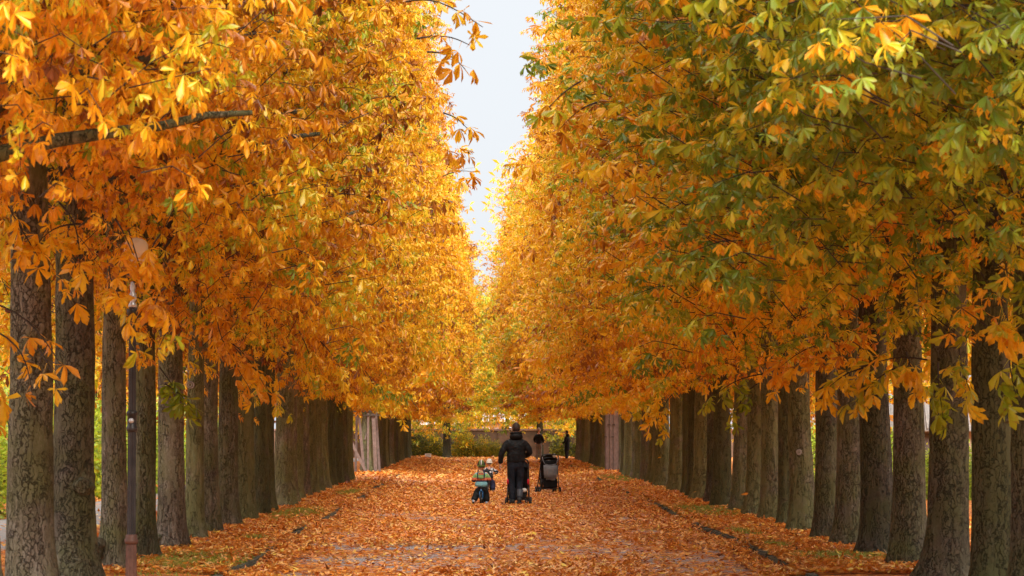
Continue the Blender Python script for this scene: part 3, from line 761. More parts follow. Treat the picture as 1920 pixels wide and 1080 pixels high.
for i, (d, w, tone, alg, ln, lab) in enumerate(RIGHT):
    wm = 1.0 if d < 22 else 0.95 if d < 25 else 0.86 if d < 28 else 0.77 if d < 34 else .66
    trees_r.append(make_tree(RX + random.uniform(-.04, .04), d, math.pi + random.uniform(-.04, .04), w, rowcrown(d), lab, GR, warm=wm, spread=(.42 if d < 25 else .5), barkc=(tone, alg), lean=(0, ln), reach=right_reach(d) + random.uniform(-.3, .3), zoff=(.55 if d < 26 else .2), ys=random.uniform(.9, 1.12), trunk_i=(i + 3) % 7))
d = 52.3; n = len(RIGHT) - 3
while d < 158:
    if 106.5 < d < 112: d = 113.0
    n += 1
    tone = random.choice([.75, .9, 1.1, 1.3, 1.5]); alg = random.choice([.12, .22, .32, .38])
    kind = ('dark ' if tone < .8 else 'pale ' if tone > 1.4 else '') + ('mossy green' if alg > .3 else 'brown')
    trees_r.append(make_tree(RX + random.uniform(-.09, .09), d, math.pi + random.uniform(-.06, .06), random.uniform(.32, .44), rowcrown(d), f'{kind} trunk, {ordinal(n)} chestnut away from the camera in the right row', GR,
                   warm=0.51 + max(0, (62 - d) * .002) + random.uniform(-.05, .05), spread=.22 + max(0, (70 - d) * .008), barkc=(tone, alg), lean=(0, random.uniform(-.02, .02)), reach=right_reach(d) + random.uniform(-.35, .2), hs=random.uniform(.97, 1.04)))
    d += 2.95 + random.uniform(-.25, .25)

# bark features
def wpart(o, root):             # parent a mesh built in place under its thing
    root_m = Matrix.Translation(root.location) @ root.rotation_euler.to_matrix().to_4x4()
    o.parent = root; o.matrix_parent_inverse = root_m.inverted(); return o
def burl(root, p, size, name='burl', mat='bark', col=(0.9, .2, 0, 1)):
    b = B(); b.ball(p, size, u=18, v=12)
    for v_ in b.bm.verts: v_.co += (v_.co - Vector(p)) * 0.5 * noise.noise(v_.co * 14)
    o = b.build(name, M[mat]); wpart(o, root); o.color = col; return o
burl(trees_l[4], px(158, 912, 30.45), (0.10, 0.10, 0.085)); burl(trees_l[4], px(150, 900, 30.5), (0.15, 0.08, 0.13))
burl(trees_l[5], px(190, 1025, 34.1), (0.07, 0.09, 0.12)); burl(trees_l[7], px(303, 1012, 39.95), (0.07, 0.08, 0.10))
burl(trees_r[4], px(1889, 785, 29.5), (0.05, 0.07, 0.05))
def scar(root, p, r):
    b = B(); b.torus(p, r, 0.010, 'Y', 20, 6); b.torus(p, r * 0.5, 0.008, 'Y', 16, 6)
    for v_ in b.bm.verts: v_.co.y += 0.0; v_.co.x += 0.012 * noise.noise(v_.co * 20)
    o = b.build('knot_scar', M['scar']); wpart(o, root); o.color = (1.4, 0, 0, 1)
scar(trees_l[8], px(360, 694, 42.96), .055); scar(trees_l[8], px(358, 722, 42.96), .045); scar(trees_r[10], px(1498, 848, 46.21), .035)

# ------------------------------------------------------------------ leaf sprays that hang or reach out from the crowns
def spray(root, start, end, n, tone, size, green=0.0, bare=0.0, seed=0):
    """a leafy shoot from start to end (points of the place)"""
    rg = np.random.default_rng(seed + 100)
    s, e = np.array(start), np.array(end); ln = np.linalg.norm(e - s); pts = []
    sag = np.array([rg.normal(0, .05), rg.normal(0, .05), 0.10]) * ln
    for t in np.linspace(0, 1, 9): pts.append(s + (e - s) * t + sag * math.sin(t * math.pi))
    paths = [pts]; rads = [list(np.linspace(0.010, 0.0035, 9))]
    lp, la, lu, lz, lt, ls = [], [], [], [], [], []
    for i in range(n):
        t = 0.25 + 0.75 * (i + rg.random() * .8) / n; k = min(7, int(t * 8)); f = t * 8 - k
        p = pts[k] + (pts[k + 1] - pts[k]) * min(1, f); d = (pts[k + 1] - pts[k]); d /= np.linalg.norm(d)
        sd_ = rg.normal(0, 1, 3); sd_ -= d * sd_.dot(d); sd_ /= np.linalg.norm(sd_)
        a = d * 0.6 + sd_ * 1.0; a[2] -= 0.4
        if rg.random() < bare:
            paths.append([p + (a * 0.16 * q / 8) + np.array([0, 0, -.01 * q * q / 8 * .3]) for q in range(9)]); rads.append(list(np.linspace(.004, .0025, 9))); continue
        lp.append(p); la.append(a); lu.append(np.array([0, 0, 1.0]) + rg.normal(0, .3, 3)); lz.append(size * rg.uniform(.75, 1.2)); lt.append(np.clip(tone + rg.normal(0, .06) + (green if rg.random() < .4 else 0), 0, 1)); ls.append(rg.random() - .5)
    V, T, C = compound(np.array(lp), np.array(la), np.array(lu), np.array(lz), np.array(lt), np.array(ls), True, 7, rg)
    o = obj_me('leaf_spray', mesh_np('leaf_spray', V, T, M['leaf'], C)); wpart(o, root); o.color = (0.5, .1, 0, 1); o['kind'] = 'stuff'
    V, Q = tubes(paths, rads, 4); t_ = obj_me('twig', mesh_np('twig', V, Q, M['twig'], smooth=True), o)
k = 0
def sp(root, a, b, da, db, n, tone, size=.2, **kw):
    global k; k += 1
    spray(root, px(*a, da), px(*b, db), n, tone, size, seed=k, **kw)
L, Rr = trees_l, trees_r
# tips standing out against the sky
sp(L[3], (760, 0), (905, 48), 26.5, 26.0, 6, .47, size=.17); sp(L[3], (780, 70), (880, 82), 26.5, 26.2, 4, .46, size=.16); sp(L[3], (800, 95), (872, 128), 27, 26.8, 4, .42, size=.16)
sp(L[4], (830, 210), (880, 245), 36, 36, 4, .5, size=.18); sp(L[6], (830, 330), (890, 322), 50, 50, 5, .5)
sp(Rr[4], (1090, 150), (1015, 215), 30, 30, 7, .5, green=.3, size=.17); sp(Rr[4], (1120, 190), (1050, 240), 30, 30, 6, .42, size=.17)
# lower left, in front of the first trunks
sp(L[2], (-60, 600), (62, 740), 25.5, 25.2, 5, .42, bare=.4, size=.17); sp(L[2], (-40, 560), (118, 690), 25.4, 25.0, 6, .40, bare=.3, size=.17)
sp(L[3], (60, 640), (115, 745), 26.2, 26.0, 6, .46, bare=.35, size=.17); sp(L[2], (-30, 690), (20, 800), 25, 25, 5, .48, bare=.2, size=.18)
sp(L[3], (10, 380), (70, 480), 26, 26, 9, .52); sp(L[3], (110, 380), (150, 500), 26.5, 26.4, 9, .50, bare=.25); sp(L[3], (150, 420), (60, 470), 26.5, 26, 9, .52)
sp(L[4], (150, 450), (150, 560), 29.5, 29.5, 6, .45, bare=.3)
# round the lamp
sp(L[5], (290, 560), (240, 640), 25.9, 25.7, 6, .66, green=.1, size=.14); sp(L[5], (330, 600), (300, 650), 26.0, 25.8, 5, .66, green=.1, size=.14); sp(L[5], (310, 540), (290, 575), 25.9, 25.7, 6, .5)
sp(L[5], (240, 430), (262, 500), 25.9, 25.7, 6, .48); sp(L[5], (215, 410), (250, 478), 25.8, 25.6, 5, .5, size=.13); sp(L[5], (300, 440), (275, 500), 25.8, 25.6, 5, .55, size=.13); sp(L[5], (205, 500), (225, 560), 25.9, 25.7, 6, .58)
# the green spray on the pale trunk and the orange ones right of it
sp(L[7], (300, 690), (345, 755), 38, 38, 11, .90, size=.17); sp(L[7], (310, 720), (365, 770), 38, 38, 8, .92, size=.17)
sp(L[8], (410, 570), (480, 745), 38.5, 38, 12, .36, size=.18); sp(L[8], (430, 640), (500, 730), 39, 39, 11, .33, size=.19); sp(L[9], (440, 650), (540, 775), 42, 42, 12, .58, green=.1, size=.19); sp(L[8], (390, 560), (430, 650), 40, 40, 9, .42, size=.18)
sp(L[10], (560, 620), (600, 730), 47, 47, 10, .5, green=.2); sp(L[10], (600, 640), (660, 740), 50, 50, 12, .58); sp(L[12], (680, 690), (720, 765), 60, 60, 12, .6); sp(L[13], (640, 640), (700, 740), 60, 60, 14, .55)
sp(L[14], (720, 690), (760, 790), 75, 75, 12, .58)
# right side
sp(Rr[5], (1740, 675), (1590, 700), 31, 31, 10, .58, green=.15, size=.19); sp(Rr[5], (1680, 690), (1600, 760), 31, 31, 12, .60, green=.15, size=.18); sp(Rr[5], (1620, 690), (1540, 740), 31, 31, 9, .62, size=.17)
sp(Rr[5], (1700, 660), (1720, 720), 30.6, 30.6, 8, .52, size=.18); sp(Rr[4], (1800, 640), (1830, 760), 28, 28, 9, .66, green=.15, size=.18); sp(Rr[4], (1760, 680), (1770, 790), 28.4, 28.4, 9, .74, size=.18)
sp(Rr[3], (1900, 640), (1905, 740), 25.5, 25.5, 7, .85, size=.2); sp(Rr[3], (1880, 560), (1900, 620), 25.5, 25.5, 8, .66)
sp(Rr[7], (1570, 640), (1450, 700), 37, 37, 10, .45, size=.18); sp(Rr[7], (1490, 640), (1450, 735), 37, 37, 8, .40, size=.18)
sp(Rr[9], (1440, 700), (1320, 760), 42, 42, 12, .84, size=.17); sp(Rr[9], (1420, 720), (1380, 780), 42, 42, 8, .88, size=.17)
sp(Rr[11], (1270, 680), (1210, 800), 54, 54, 16, .60, green=.12); sp(Rr[11], (1300, 700), (1190, 770), 56, 56, 16, .62, green=.15); sp(Rr[12], (1230, 690), (1170, 770), 58, 58, 16, .55); sp(Rr[13], (1200, 720), (1120, 770), 68, 68, 16, .56)
sp(Rr[14], (1180, 700), (1100, 760), 74, 74, 16, .55); sp(Rr[15], (1260, 740), (1240, 815), 58, 58, 10, .6)

# ------------------------------------------------------------------ trees and shrubs at the end of the avenue and to the sides
def far_tree(p, w, variant, label, warm, spread, sc, grp, rz=0, tz=0.0, bark_=(.45, .2), reach=3.0, ys=1.0, nm='park_tree', zoff=-.35):
    return make_tree(p[0], p[1], rz, w, ROUND[variant], label, grp, warm=warm, spread=spread, barkc=bark_, reach=reach, tz=tz, hs=sc, ys=ys, name=nm, zoff=zoff)
ROUNDS = None
GE = 'trees closing the end of the avenue'
far_tree((-2.05, 173), .44, 0, 'olive and amber tree at the avenue end, left of the walking man', .72, .3, .95, GE)
far_tree((3.25, 172), .40, 1, 'dark trunked olive tree behind the far standing man', .82, .3, 1.0, GE, rz=1.0)
far_tree((-6.5, 178), .40, 1, 'amber tree at the avenue end behind the last left trunks', .58, .3, 1.1, GE, rz=2)
far_tree((7.6, 176), .40, 0, 'yellow-green tree at the avenue end behind the last right trunks', .68, .3, 1.1, GE, rz=3)
far_tree((-0.2, 205), .40, 1, 'thin golden tree beyond the brick wall in the middle of the gap', .60, .25, 1.10, GE, rz=2.5)
far_tree((-5.5, 214), .40, 0, 'golden brown tree beyond the brick wall on the left', .55, .3, 1.25, GE, rz=4, reach=3.8)
far_tree((5.8, 212), .40, 1, 'golden tree beyond the brick wall on the right', .52, .3, 1.25, GE, rz=5, reach=3.8)
for i, (x, y, w_, z_) in enumerate([(-8.5, 196, .66, -1.6), (-3.2, 192, .70, -1.3), (1.6, 196, .72, -.2), (5.0, 190, .66, -1.4), (9, 196, .62, -1.6), (-9.5, 245, .62, -1.5), (-1.5, 250, .66, -1.2), (3.6, 246, .6, -1.5), (9.5, 244, .64, -1.5)]):
    far_tree((x, y), .3, i % 2, ['olive tree behind the wall at the far left of the gap', 'low olive tree behind the wall above the yellow shrub', 'green-gold tree behind the wall by the pavilion roof', 'olive tree behind the wall at the right', 'amber tree behind the wall at the far right of the gap', 'farthest hazy tree left of the low cream building', 'farthest hazy tree between the two roofs', 'farthest hazy tree behind the pavilion', 'farthest hazy tree right of the pavilion'][i], w_, .35, .95, GE, rz=i * 1.9, zoff=z_)
GS = 'park trees beyond the footpath on the left'
for i, (x, y, w) in enumerate([(-13.5, 62, .66), (-15.5, 72, .6), (-13.8, 84, .52), (-16.5, 97, .64), (-14.5, 113, .56), (-17, 130, .6), (-15, 150, .55), (-11.5, 46, .56)]):
    far_tree((x, y), .38, i % 2, ['yellow-green park tree rising behind the bright hedge at far left', 'green-gold park tree next behind the yellow-green one at left', 'golden park tree third beyond the left footpath', 'green park tree fourth beyond the left footpath', 'amber park tree fifth beyond the left footpath', 'olive park tree sixth beyond the left footpath', 'golden park tree last beyond the left footpath', 'amber leaved park tree nearest the camera beyond the left footpath'][i], w, .35, random.uniform(.85, 1.1), GS, rz=i * 1.3, reach=3.6, bark_=(.8, .2))
GS = 'park trees behind the right row'
for i, (x, y, w) in enumerate([(12.3, 58, .72), (14.5, 70, .66), (17.5, 104, .72), (14.5, 118, .6), (16.5, 134, .66), (14, 150, .6)]):
    far_tree((x, y), .38, (i + 1) % 2, ['yellow-green tree nearest behind the right row of trunks', 'olive tree in front of the pink shed on the right', 'green tree beyond the pink shed on the right', 'amber tree fourth behind the right row', 'olive tree fifth behind the right row', 'golden tree farthest behind the right row'][i], w, .35, random.uniform(.85, 1.1), GS, rz=i * 1.7, reach=3.6, bark_=(.6, .2))

def bush_mesh(name, seed, half, n, leaf, mat, tone=.5, ts=.18, lump=.35):
    rg = np.random.default_rng(seed); half = np.array(half)
    q = rg.normal(0, 1, (n, 3)); q /= np.linalg.norm(q, axis=1, keepdims=True); q[:, 2] = np.abs(q[:, 2]) * 1.0
    nz = np.array([noise.noise(Vector(v * 2.4) + Vector((seed, 0, 0))) + .6 * noise.noise(Vector(v * 6) + Vector((0, seed, 0))) for v in q])
    P = q * half * (1 + lump * nz)[:, None] * (1 - .42 * rg.random(n) ** 2)[:, None]
    P[:, 2] *= np.where(rg.random(n) < .35, rg.random(n), 1)
    a = rg.normal(0, 1, (n, 3)); a = norm(a + q); b = norm(np.cross(a, rg.normal(0, 1, (n, 3)))); L = leaf * rg.uniform(.6, 1.3, n)
    v0 = P; v1 = P + a * L[:, None]; m_ = P + a * (L * .5)[:, None]; s = b * (L * .3)[:, None]
    V = np.stack([v0, m_ + s, v1, m_ - s], 1).reshape(-1, 3); T = (np.arange(n)[:, None, None] * 4 + np.array([[0, 1, 2], [0, 2, 3]])[None]).reshape(-1, 3)
    C = np.zeros((n, 4, 4)); C[:, :, 0] = np.clip(tone + rg.normal(0, ts, n), 0, 1)[:, None]; C[:, 2, 1] = .5; C[:, :, 2] = (rg.random(n) - .5)[:, None]; C[:, :, 3] = 1
    return mesh_np(name, V, T, M[mat], C.reshape(-1, 4))
def stems_mesh(seed, h, spread_):
    rg = random.Random(seed); b = B()
    for i in range(9):
        a = rg.uniform(0, 6.28); r = rg.uniform(.1, spread_)
        b.tube([(r * .2 * math.cos(a), r * .2 * math.sin(a), -.05), (r * .6 * math.cos(a), r * .6 * math.sin(a), h * .5), (r * math.cos(a), r * math.sin(a), h)], [.018, .012, .005], 5)
    o = b.build('stems', M['twig']); me = o.data; bpy.data.objects.remove(o); return me
BG = [bush_mesh('green_bush', s, (1.5, 1.6, 2.3), 9000, .11, 'green', .5, .18) for s in (1, 2)]
BO = [bush_mesh('olive_bush', s, (1.3, .9, 1.6), 7000, .12, 'olive', .45, .2, .5) for s in (3, 4, 5)]
SM = stems_mesh(1, 1.3, .9)
def bush(me, loc, sc, warm, label, grp, cat='bush', rz=0.0, name='bush'):
    r = empty(name, loc, rz); tag(r, label, cat, grp)
    o = obj_me('foliage', me, r); o.scale = sc; o.color = (warm, .2, 0, 1)
    o = obj_me('stems', SM, r); o.scale = sc
    return r
GH = 'bright green bushes along the left footpath'
LBL = ['bright green bush seen at the left edge of the picture', 'bright yellow-green bush between the second and third left trunks', 'lime bush right behind the bright yellow-green one', 'green bush fourth along the left footpath', 'green bush fifth along the left footpath', 'green bush sixth along the left footpath', 'green bush last along the left footpath', 'green bush nearest the camera by the left footpath']
for i, (y, s) in enumerate([(57, .95), (74, 1.15), (79, 1.1), (86, 1), (94, 1), (103, 1), (114, 1), (50, .9)]):
    bush(BG[i % 2], (-10.4 - (.5 if i % 2 else 0), y, 0), (s, s * 1.2, s), .55 + .1 * (i == 1), LBL[i], GH, rz=i * 1.1)
GH = 'green shrubs behind the right row'
for i, (x, y, s) in enumerate([(12.6, 74, .55), (11.0, 72.5, .6), (13.6, 79, .7), (10.2, 78, .75), (15, 86, .8), (9.9, 88, .8)]):
    bush(BG[(i + 1) % 2], (x, y, 0), (s * 1.2, s, s), .45, ['leafy green shrub at the right edge in front of the pink shed', 'pale green shrub between the second and third trunks from the right', 'green shrub against the pink shed wall', 'green shrub left of the pink shed', 'green shrub behind the pink shed corner', 'green shrub farthest left behind the right row'][i], GH, rz=i)
GH = 'shrubs in front of the end wall'
for i, (x, y, s, h, w) in enumerate([(-4.1, 178.5, .9, 1.0, .40), (-3.0, 178.2, .75, .92, .52), (-1.15, 178, .85, 1.05, .66), (-.1, 178, .7, .70, .55), (.75, 177.6, .45, .62, .48), (4.7, 178.4, .8, .8, .42), (6.2, 178.2, .8, .9, .5), (-5.6, 178, .9, 1, .4)]):
    bush(BO[i % 3], (x, y, 0), (s, s, h * .95), w, ['grey-green shrub right of the last left trunk, behind the small sign', 'brownish green shrub left of the end tree trunk', 'yellow shrub right of the end tree trunk', 'low yellow-green shrub against the brick wall', 'small bright green shrub just left of the walking man', 'pale shrub between the two far standing people', 'olive shrub behind the last right trunks', 'olive shrub hidden behind the last left trunks'][i], GH, rz=i * .9)

# ------------------------------------------------------------------ end wall, buildings
w = empty('brick_wall', (2, 181, 0)); tag(w, 'long brown brick wall closing the avenue behind the shrubs', 'wall')
b = B(); b.box((0, 0, .8), (60, .3, 1.6)); b.build('wall_face', M['brick'], w)
for i in range(-9, 10):
    b = B(); b.box((i * 3.1 - .95, -.2, .80), (.28, .14, 1.6), bevel=.01); b.build('pier', M['brick'], w)
for i in range(-10, 10):
    b = B(); b.box((i * 3 + 1.5, 0, 1.655), (2.99, .46, .10), bevel=.015); b.build('coping', M['coping'], w)

h = empty('pavilion', (1.9, 226, 0)); tag(h, 'garden pavilion with a pale seamed metal roof beyond the end wall', 'building')
b = B(); b.box((0, 2, 1.15), (5.6, 3.6, 2.3)); b.build('wall', M['render_pink'], h)
b = B(); b.poly([(-3.2, 0, 2.35), (3.2, 0, 2.35), (1.5, 2.2, 3.45), (-1.5, 2.2, 3.45)]); b.poly([(3.2, 0, 2.35), (3.2, 4.4, 2.35), (1.5, 2.2, 3.45)]); b.poly([(-3.2, 4.4, 2.35), (-3.2, 0, 2.35), (-1.5, 2.2, 3.45)]); b.poly([(3.2, 4.4, 2.35), (-3.2, 4.4, 2.35), (-1.5, 2.2, 3.45), (1.5, 2.2, 3.45)]); b.poly([(-3.2, 0, 2.35), (-3.2, 4.4, 2.35), (3.2, 4.4, 2.35), (3.2, 0, 2.35)])
rf = b.build('roof', M['zinc'], h)
for i in range(9):
    x = -2.8 + i * .7; x2 = x * 1.5 / 3.2
    b = B(); b.tube([(x, -.01, 2.40), (x2, 2.18, 3.49)], .045, 4); b.build('seam', M['tile'], rf)
b = B(); b.box((0, -.06, 2.31), (6.5, .1, .14)); b.build('gutter', M['white'], h)
for x in (-1.8, 0, 1.8):
    b = B(); b.box((x, .17, 1.3), (.9, .06, 1.1)); f = b.build('window', M['white'], h)
    b = B(); b.box((x, .13, 1.3), (.76, .03, .96)); b.build('pane', M['glass'], f)

h = empty('low_building', (-4.4, 232, 0)); tag(h, 'low cream building with a white roof edge beyond the wall at left', 'building')
b = B(); b.box((0, 2, 1.0), (8, 4, 2.0)); b.build('wall', M['cloudy'], h)
b = B(); b.box((0, 1.8, 2.1), (8.6, 4.8, .22), bevel=.02); b.build('flat_roof', M['white'], h)
for i in range(5):
    b = B(); b.box((-3.2 + i * 1.6, -.03, 1.2), (.9, .06, .9)); f = b.build('window', M['white'], h)
    b = B(); b.box((-3.2 + i * 1.6, -.07, 1.2), (.76, .03, .76)); b.build('pane', M['glass'], f)

h = empty('shed', (15.6, 92, 0), R(-6)); tag(h, 'low pink rendered shed with a brown roof seen between the right trunks', 'shed')
b = B(); b.box((0, 1.5, .86), (8, 3, 1.72)); b.build('wall', M['render_pink'], h)
b = B(); b.sheet([[(-4.4, -.4, 1.66), (0, -.4, 1.66), (4.4, -.4, 1.66)], [(-4.4, 1.5, 2.45), (0, 1.5, 2.45), (4.4, 1.5, 2.45)], [(-4.4, 3.4, 1.66), (0, 3.4, 1.66), (4.4, 3.4, 1.66)]], .08); rf = b.build('roof', M['tile'], h)
for i in range(24):
    b = B(); b.tube([(-4.3 + i * .37, -.42, 1.70), (-4.3 + i * .37, 1.5, 2.50)], .03, 4); b.build('roof_rib', M['tile'], rf)
b = B(); b.box((-2, -.04, .8), (.9, .07, 1.5)); d_ = b.build('door', M['wood_dark'], h)
b = B(); b.box((.6, -.04, 1.1), (1.0, .07, .7)); f = b.build('window', M['white'], h); b = B(); b.box((.6, -.09, 1.1), (.86, .03, .56)); b.build('pane', M['glass'], f)

# small white notice at the foot of the last left trees
s_ = empty('notice_board', px(803, 860, 165) * 1.0); s_.location = ((803 - 905) * 165 / F, 165, 0.012); tag(s_, 'small white notice on a short stake by the last left trunk', 'sign')
b = B(); b.box((0, 0, .22), (.34, .02, .26), bevel=.004); b.build('panel', M['white'], s_)
b = B(); b.box((0, .03, .12), (.03, .03, .30)); b.build('stake', M['wood_dark'], s_)
for i in range(3):
    b = B(); b.box((0, -.012, .29 - i * .06), (.24 - .03 * i, .003, .02)); b.build('text_line', M['ink'], s_)

# ------------------------------------------------------------------ tree guards of boards
def plank(root, a, b_, w=.11, t=.025, mat='wood', name='board'):
    a, b_ = Vector(a), Vector(b_); d = b_ - a; z = d.normalized(); y = Vector((0, 1, 0)); x = y.cross(z).normalized(); y = z.cross(x)
    Rm = Matrix((x, y, z)).transposed(); bb = B(); bb.box((a + b_) / 2, (w, t, d.length), rot=Rm, bevel=.004); return bb.build(name, M[mat], root)
gl = empty('tree_guard', (-4.12, 109, VH)); tag(gl, 'wooden tree guard with leaning boards and one fallen prop, left row', 'tree guard', 'wooden tree guards')
plank(gl, (-.12, -.38, 0), (-.32, -.36, 2.25), .10); plank(gl, (.02, -.42, 0), (.02, -.40, 2.2), .075); plank(gl, (.30, -.38, 0), (.20, -.36, 2.2), .13)
plank(gl, (.42, .1, 0), (.28, .1, 2.2), .09); plank(gl, (-.02, -.50, 0), (-.62, -.46, 1.22), .10); plank(gl, (-.45, .1, 0), (-.40, .1, 2.2), .09)
for z in (2.22, 2.08):
    plank(gl, (-.62, -.44, z), (.55, -.44, z), .05, .04, 'wood_dark', 'crossbar')
plank(gl, (-.10, -.33, 1.2), (.05, -.33, 1.7), .05, .03, 'wood', 'brace')
gr = empty('tree_guard', (4.85, 113, VH)); tag(gr, 'upright pink board tree guard wrapped round a trunk, right row', 'tree guard', 'wooden tree guards')
gr.scale = (.62, 1, 1)
for x, w_ in ((-.36, .20), (-.13, .20), (.13, .26)):
    plank(gr, (x, -.42, 0), (x + .01, -.42, 2.5), w_)
plank(gr, (-.47, -.2, 0), (-.47, -.2, 2.4), .05); plank(gr, (.30, -.3, 0), (.30, -.3, 2.5), .08)
for x, z in ((-.26, 1.75), (.03, 1.75), (-.46, 1.3), (-.05, 1.3)):
    b = B(); b.box((x, -.455, z), (.16, .04, .035), bevel=.004); b.build('bracket', M['wood_dark'], gr)

# ------------------------------------------------------------------ lamp post
lp_ = empty('lamp_post', ((249 - 905) * 26.5 / F, 26.5, VH - .01)); lp_.scale = (.9, .9, .9); tag(lp_, 'old fluted lamp post, black above and rusty below, cream globe among leaves', 'lamp post')
b = B(); b.lathe([(.10, -.05), (.10, .10), (.075, .14), (.058, .20), (.053, .60), (.050, .66)], seg=24, flute=.10); b.build('pedestal', M['lamp_rust'], lp_)
b = B(); b.lathe([(.052, .655), (.066, .67), (.066, .70), (.055, .715), (.060, .735), (.048, .75)], seg=24); b.build('collar', M['lamp_rust'], lp_)
b = B(); b.lathe([(.043, .75), (.040, 1.75)], seg=24, flute=.14); b.build('pole', M['lamp_black'], lp_)
b = B(); b.lathe([(.041, 1.74), (.054, 1.76), (.054, 1.79), (.046, 1.80), (.046, 1.90), (.054, 1.91), (.054, 1.935), (.040, 1.95)], seg=24); c_ = b.build('collar', M['lamp_black'], lp_)
b = B(); b.lathe([(.022, 0), (.026, .004), (.018, .012), (.006, .016)], seg=16); o = b.build('medallion', M['silver'], lp_); o.location = (0, -.05, 1.85); o.rotation_euler = (R(90), 0, 0)
b = B(); b.lathe([(.038, 1.95), (.035, 2.86)], seg=24, flute=.14); b.build('pole', M['lamp_black'], lp_)
b = B(); b.lathe([(.036, 2.86), (.056, 2.88), (.060, 2.92), (.044, 2.95)], seg=24); b.build('collar', M['lamp_black'], lp_)
b = B(); b.lathe([(.044, 2.95), (.040, 2.98), (.024, 3.0), (.040, 3.04), (.034, 3.08), (.020, 3.10), (.028, 3.14), (.022, 3.18), (.018, 3.20)], seg=24); b.build('finial', M['silver'], lp_)
b = B(); b.lathe([(.018, 3.19), (.018, 3.24), (.085, 3.27), (.09, 3.30)], c=(.02, 0, 0), seg=24); b.build('bracket', M['lamp_black'], lp_)
b = B(); b.lathe([(.06, 3.27), (.075, 3.32), (.10, 3.42), (.118, 3.50), (.116, 3.56), (.09, 3.60), (.05, 3.62), (.01, 3.63)], c=(.03, 0, 0), seg=28); b.build('globe', M['opal'], lp_)

# ------------------------------------------------------------------ people
def skinned(name, joints, edges, mat, parent, root='hips', sub=2, small=False):
    names = list(joints); idx = {k_: i for i, k_ in enumerate(names)}
    me = bpy.data.meshes.new(name); me.from_pydata([joints[k_][0] for k_ in names], [(idx[a], idx[b]) for a, b in edges], [])
    o = obj_me(name, me, parent); me.materials.append(mat)
    md = o.modifiers.new('skin', 'SKIN'); md.use_smooth_shade = True; md.branch_smoothing = 0.5
    sv = me.skin_vertices[0].data
    for k_, i in idx.items():
        r = joints[k_][1]; sv[i].radius = r if hasattr(r, '__len__') else (r, r)
        sv[i].use_root = (k_ == root)
    if root == 'chest' or name == 'trousers':
        s0 = o.modifiers.new('sub0', 'SUBSURF'); s0.levels = 1; s0.render_levels = 1
        rm = o.modifiers.new('cloth', 'REMESH'); rm.mode = 'VOXEL'; rm.voxel_size = .009 if small else .014; rm.use_smooth_shade = True
        sm_ = o.modifiers.new('soften', 'SMOOTH'); sm_.factor = .6; sm_.iterations = 5 if small else 8
        tx = bpy.data.textures.get('folds') or bpy.data.textures.new('folds', 'CLOUDS'); tx.noise_scale = .09
        dp = o.modifiers.new('folds', 'DISPLACE'); dp.texture = tx; dp.strength = .016 if small else .024; dp.mid_level = .3; dp.texture_coords = 'LOCAL'
        return o
    s2 = o.modifiers.new('sub', 'SUBSURF'); s2.levels = sub; s2.render_levels = sub
    return o

def chain(*n): return [(a, b) for a, b in zip(n, n[1:])]

def head(parent, c, s, skin, hair, turn=0.0, cover=True, hairs=1.05):
    """head shape with jaw, nose, ears and hair; c centre, s = head height"""
    hd = empty('tmp', (0, 0, 0))
    Rz = Matrix.Rotation(turn, 3, 'Z')
    def P(x, y, z): return Vector(c) + Rz @ Vector((x * s, y * s, z * s))
    b = B(); b.ball((0, 0, 0), (1, 1, 1), u=24, v=18)
    for v_ in b.bm.verts:
        p_ = v_.co.copy(); z = p_.z
        wx = .33 * (1 - .28 * max(0, -z) ** 1.3); dy = .40 * (1 - .25 * max(0, -z))
        y = p_.y * dy + (.06 if z < -.3 and p_.y > 0 else 0)
        v_.co = P(p_.x * wx, y, z * .5)
    b.ball(P(0, .42, -.06), (.045 * s, .07 * s, .07 * s), u=8, v=6)
    for sx in (-1, 1): b.ball(P(sx * .335, -.01, -.02), (.03 * s, .055 * s, .10 * s), rot=Rz, u=8, v=6)
    b.ball(P(0, .385, -.25), (.09 * s, .03 * s, .022 * s), rot=Rz, u=8, v=6)
    h_ = b.build('head', skin, parent)
    for sx in (-1, 1):
        b = B(); b.ball(P(sx * .13, .365, .03), (.035 * s, .02 * s, .022 * s), u=8, v=6); b.build('eye', M['eye'], h_)
    bpy.data.objects.remove(hd)
    if hair is not None:
        b = B(); b.ball((0, 0, 0), (1, 1, 1), u=28, v=20)
        for v_ in b.bm.verts:
            p_ = v_.co.copy(); z = p_.z
            k_ = hairs + .03 * noise.noise(p_ * 6)
            front = p_.y
            if z < -.52 or (front > .35 and z < .45): k_ = .86          # tucked in below the hairline
            wx = .33 * (1 - .28 * max(0, -z) ** 1.3); dy = .40 * (1 - .25 * max(0, -z))
            v_.co = P(p_.x * wx * k_ * 1.04, p_.y * dy * k_ - .01, z * .5 * k_ + .01)
        b.build('hair', hair, parent)
    return h_

def shoe(parent, p, ln, wd, ht, mat, rz=0.0, pitch=0.0, sole='sole', name='shoe'):
    b = B(); b.box((0, ln * .22, ht * .38), (wd, ln, ht * .75), bevel=wd * .3)
    for v_ in b.bm.verts:
        if v_.co.y > ln * .4: v_.co.z *= .7; v_.co.x *= .85
    b.tube([(0, -.06 * ln * 3, ht * .5), (0, -.06 * ln * 2.6, ht * 1.25)], wd * .42, 10)
    o = b.build(name, M[mat], parent); o.location = p; o.rotation_euler = (pitch, 0, rz)
    b = B(); b.box((0, ln * .22, .008), (wd * 1.04, ln * 1.03, .022), bevel=.006); b.build('sole', M[sole], o)
    return o

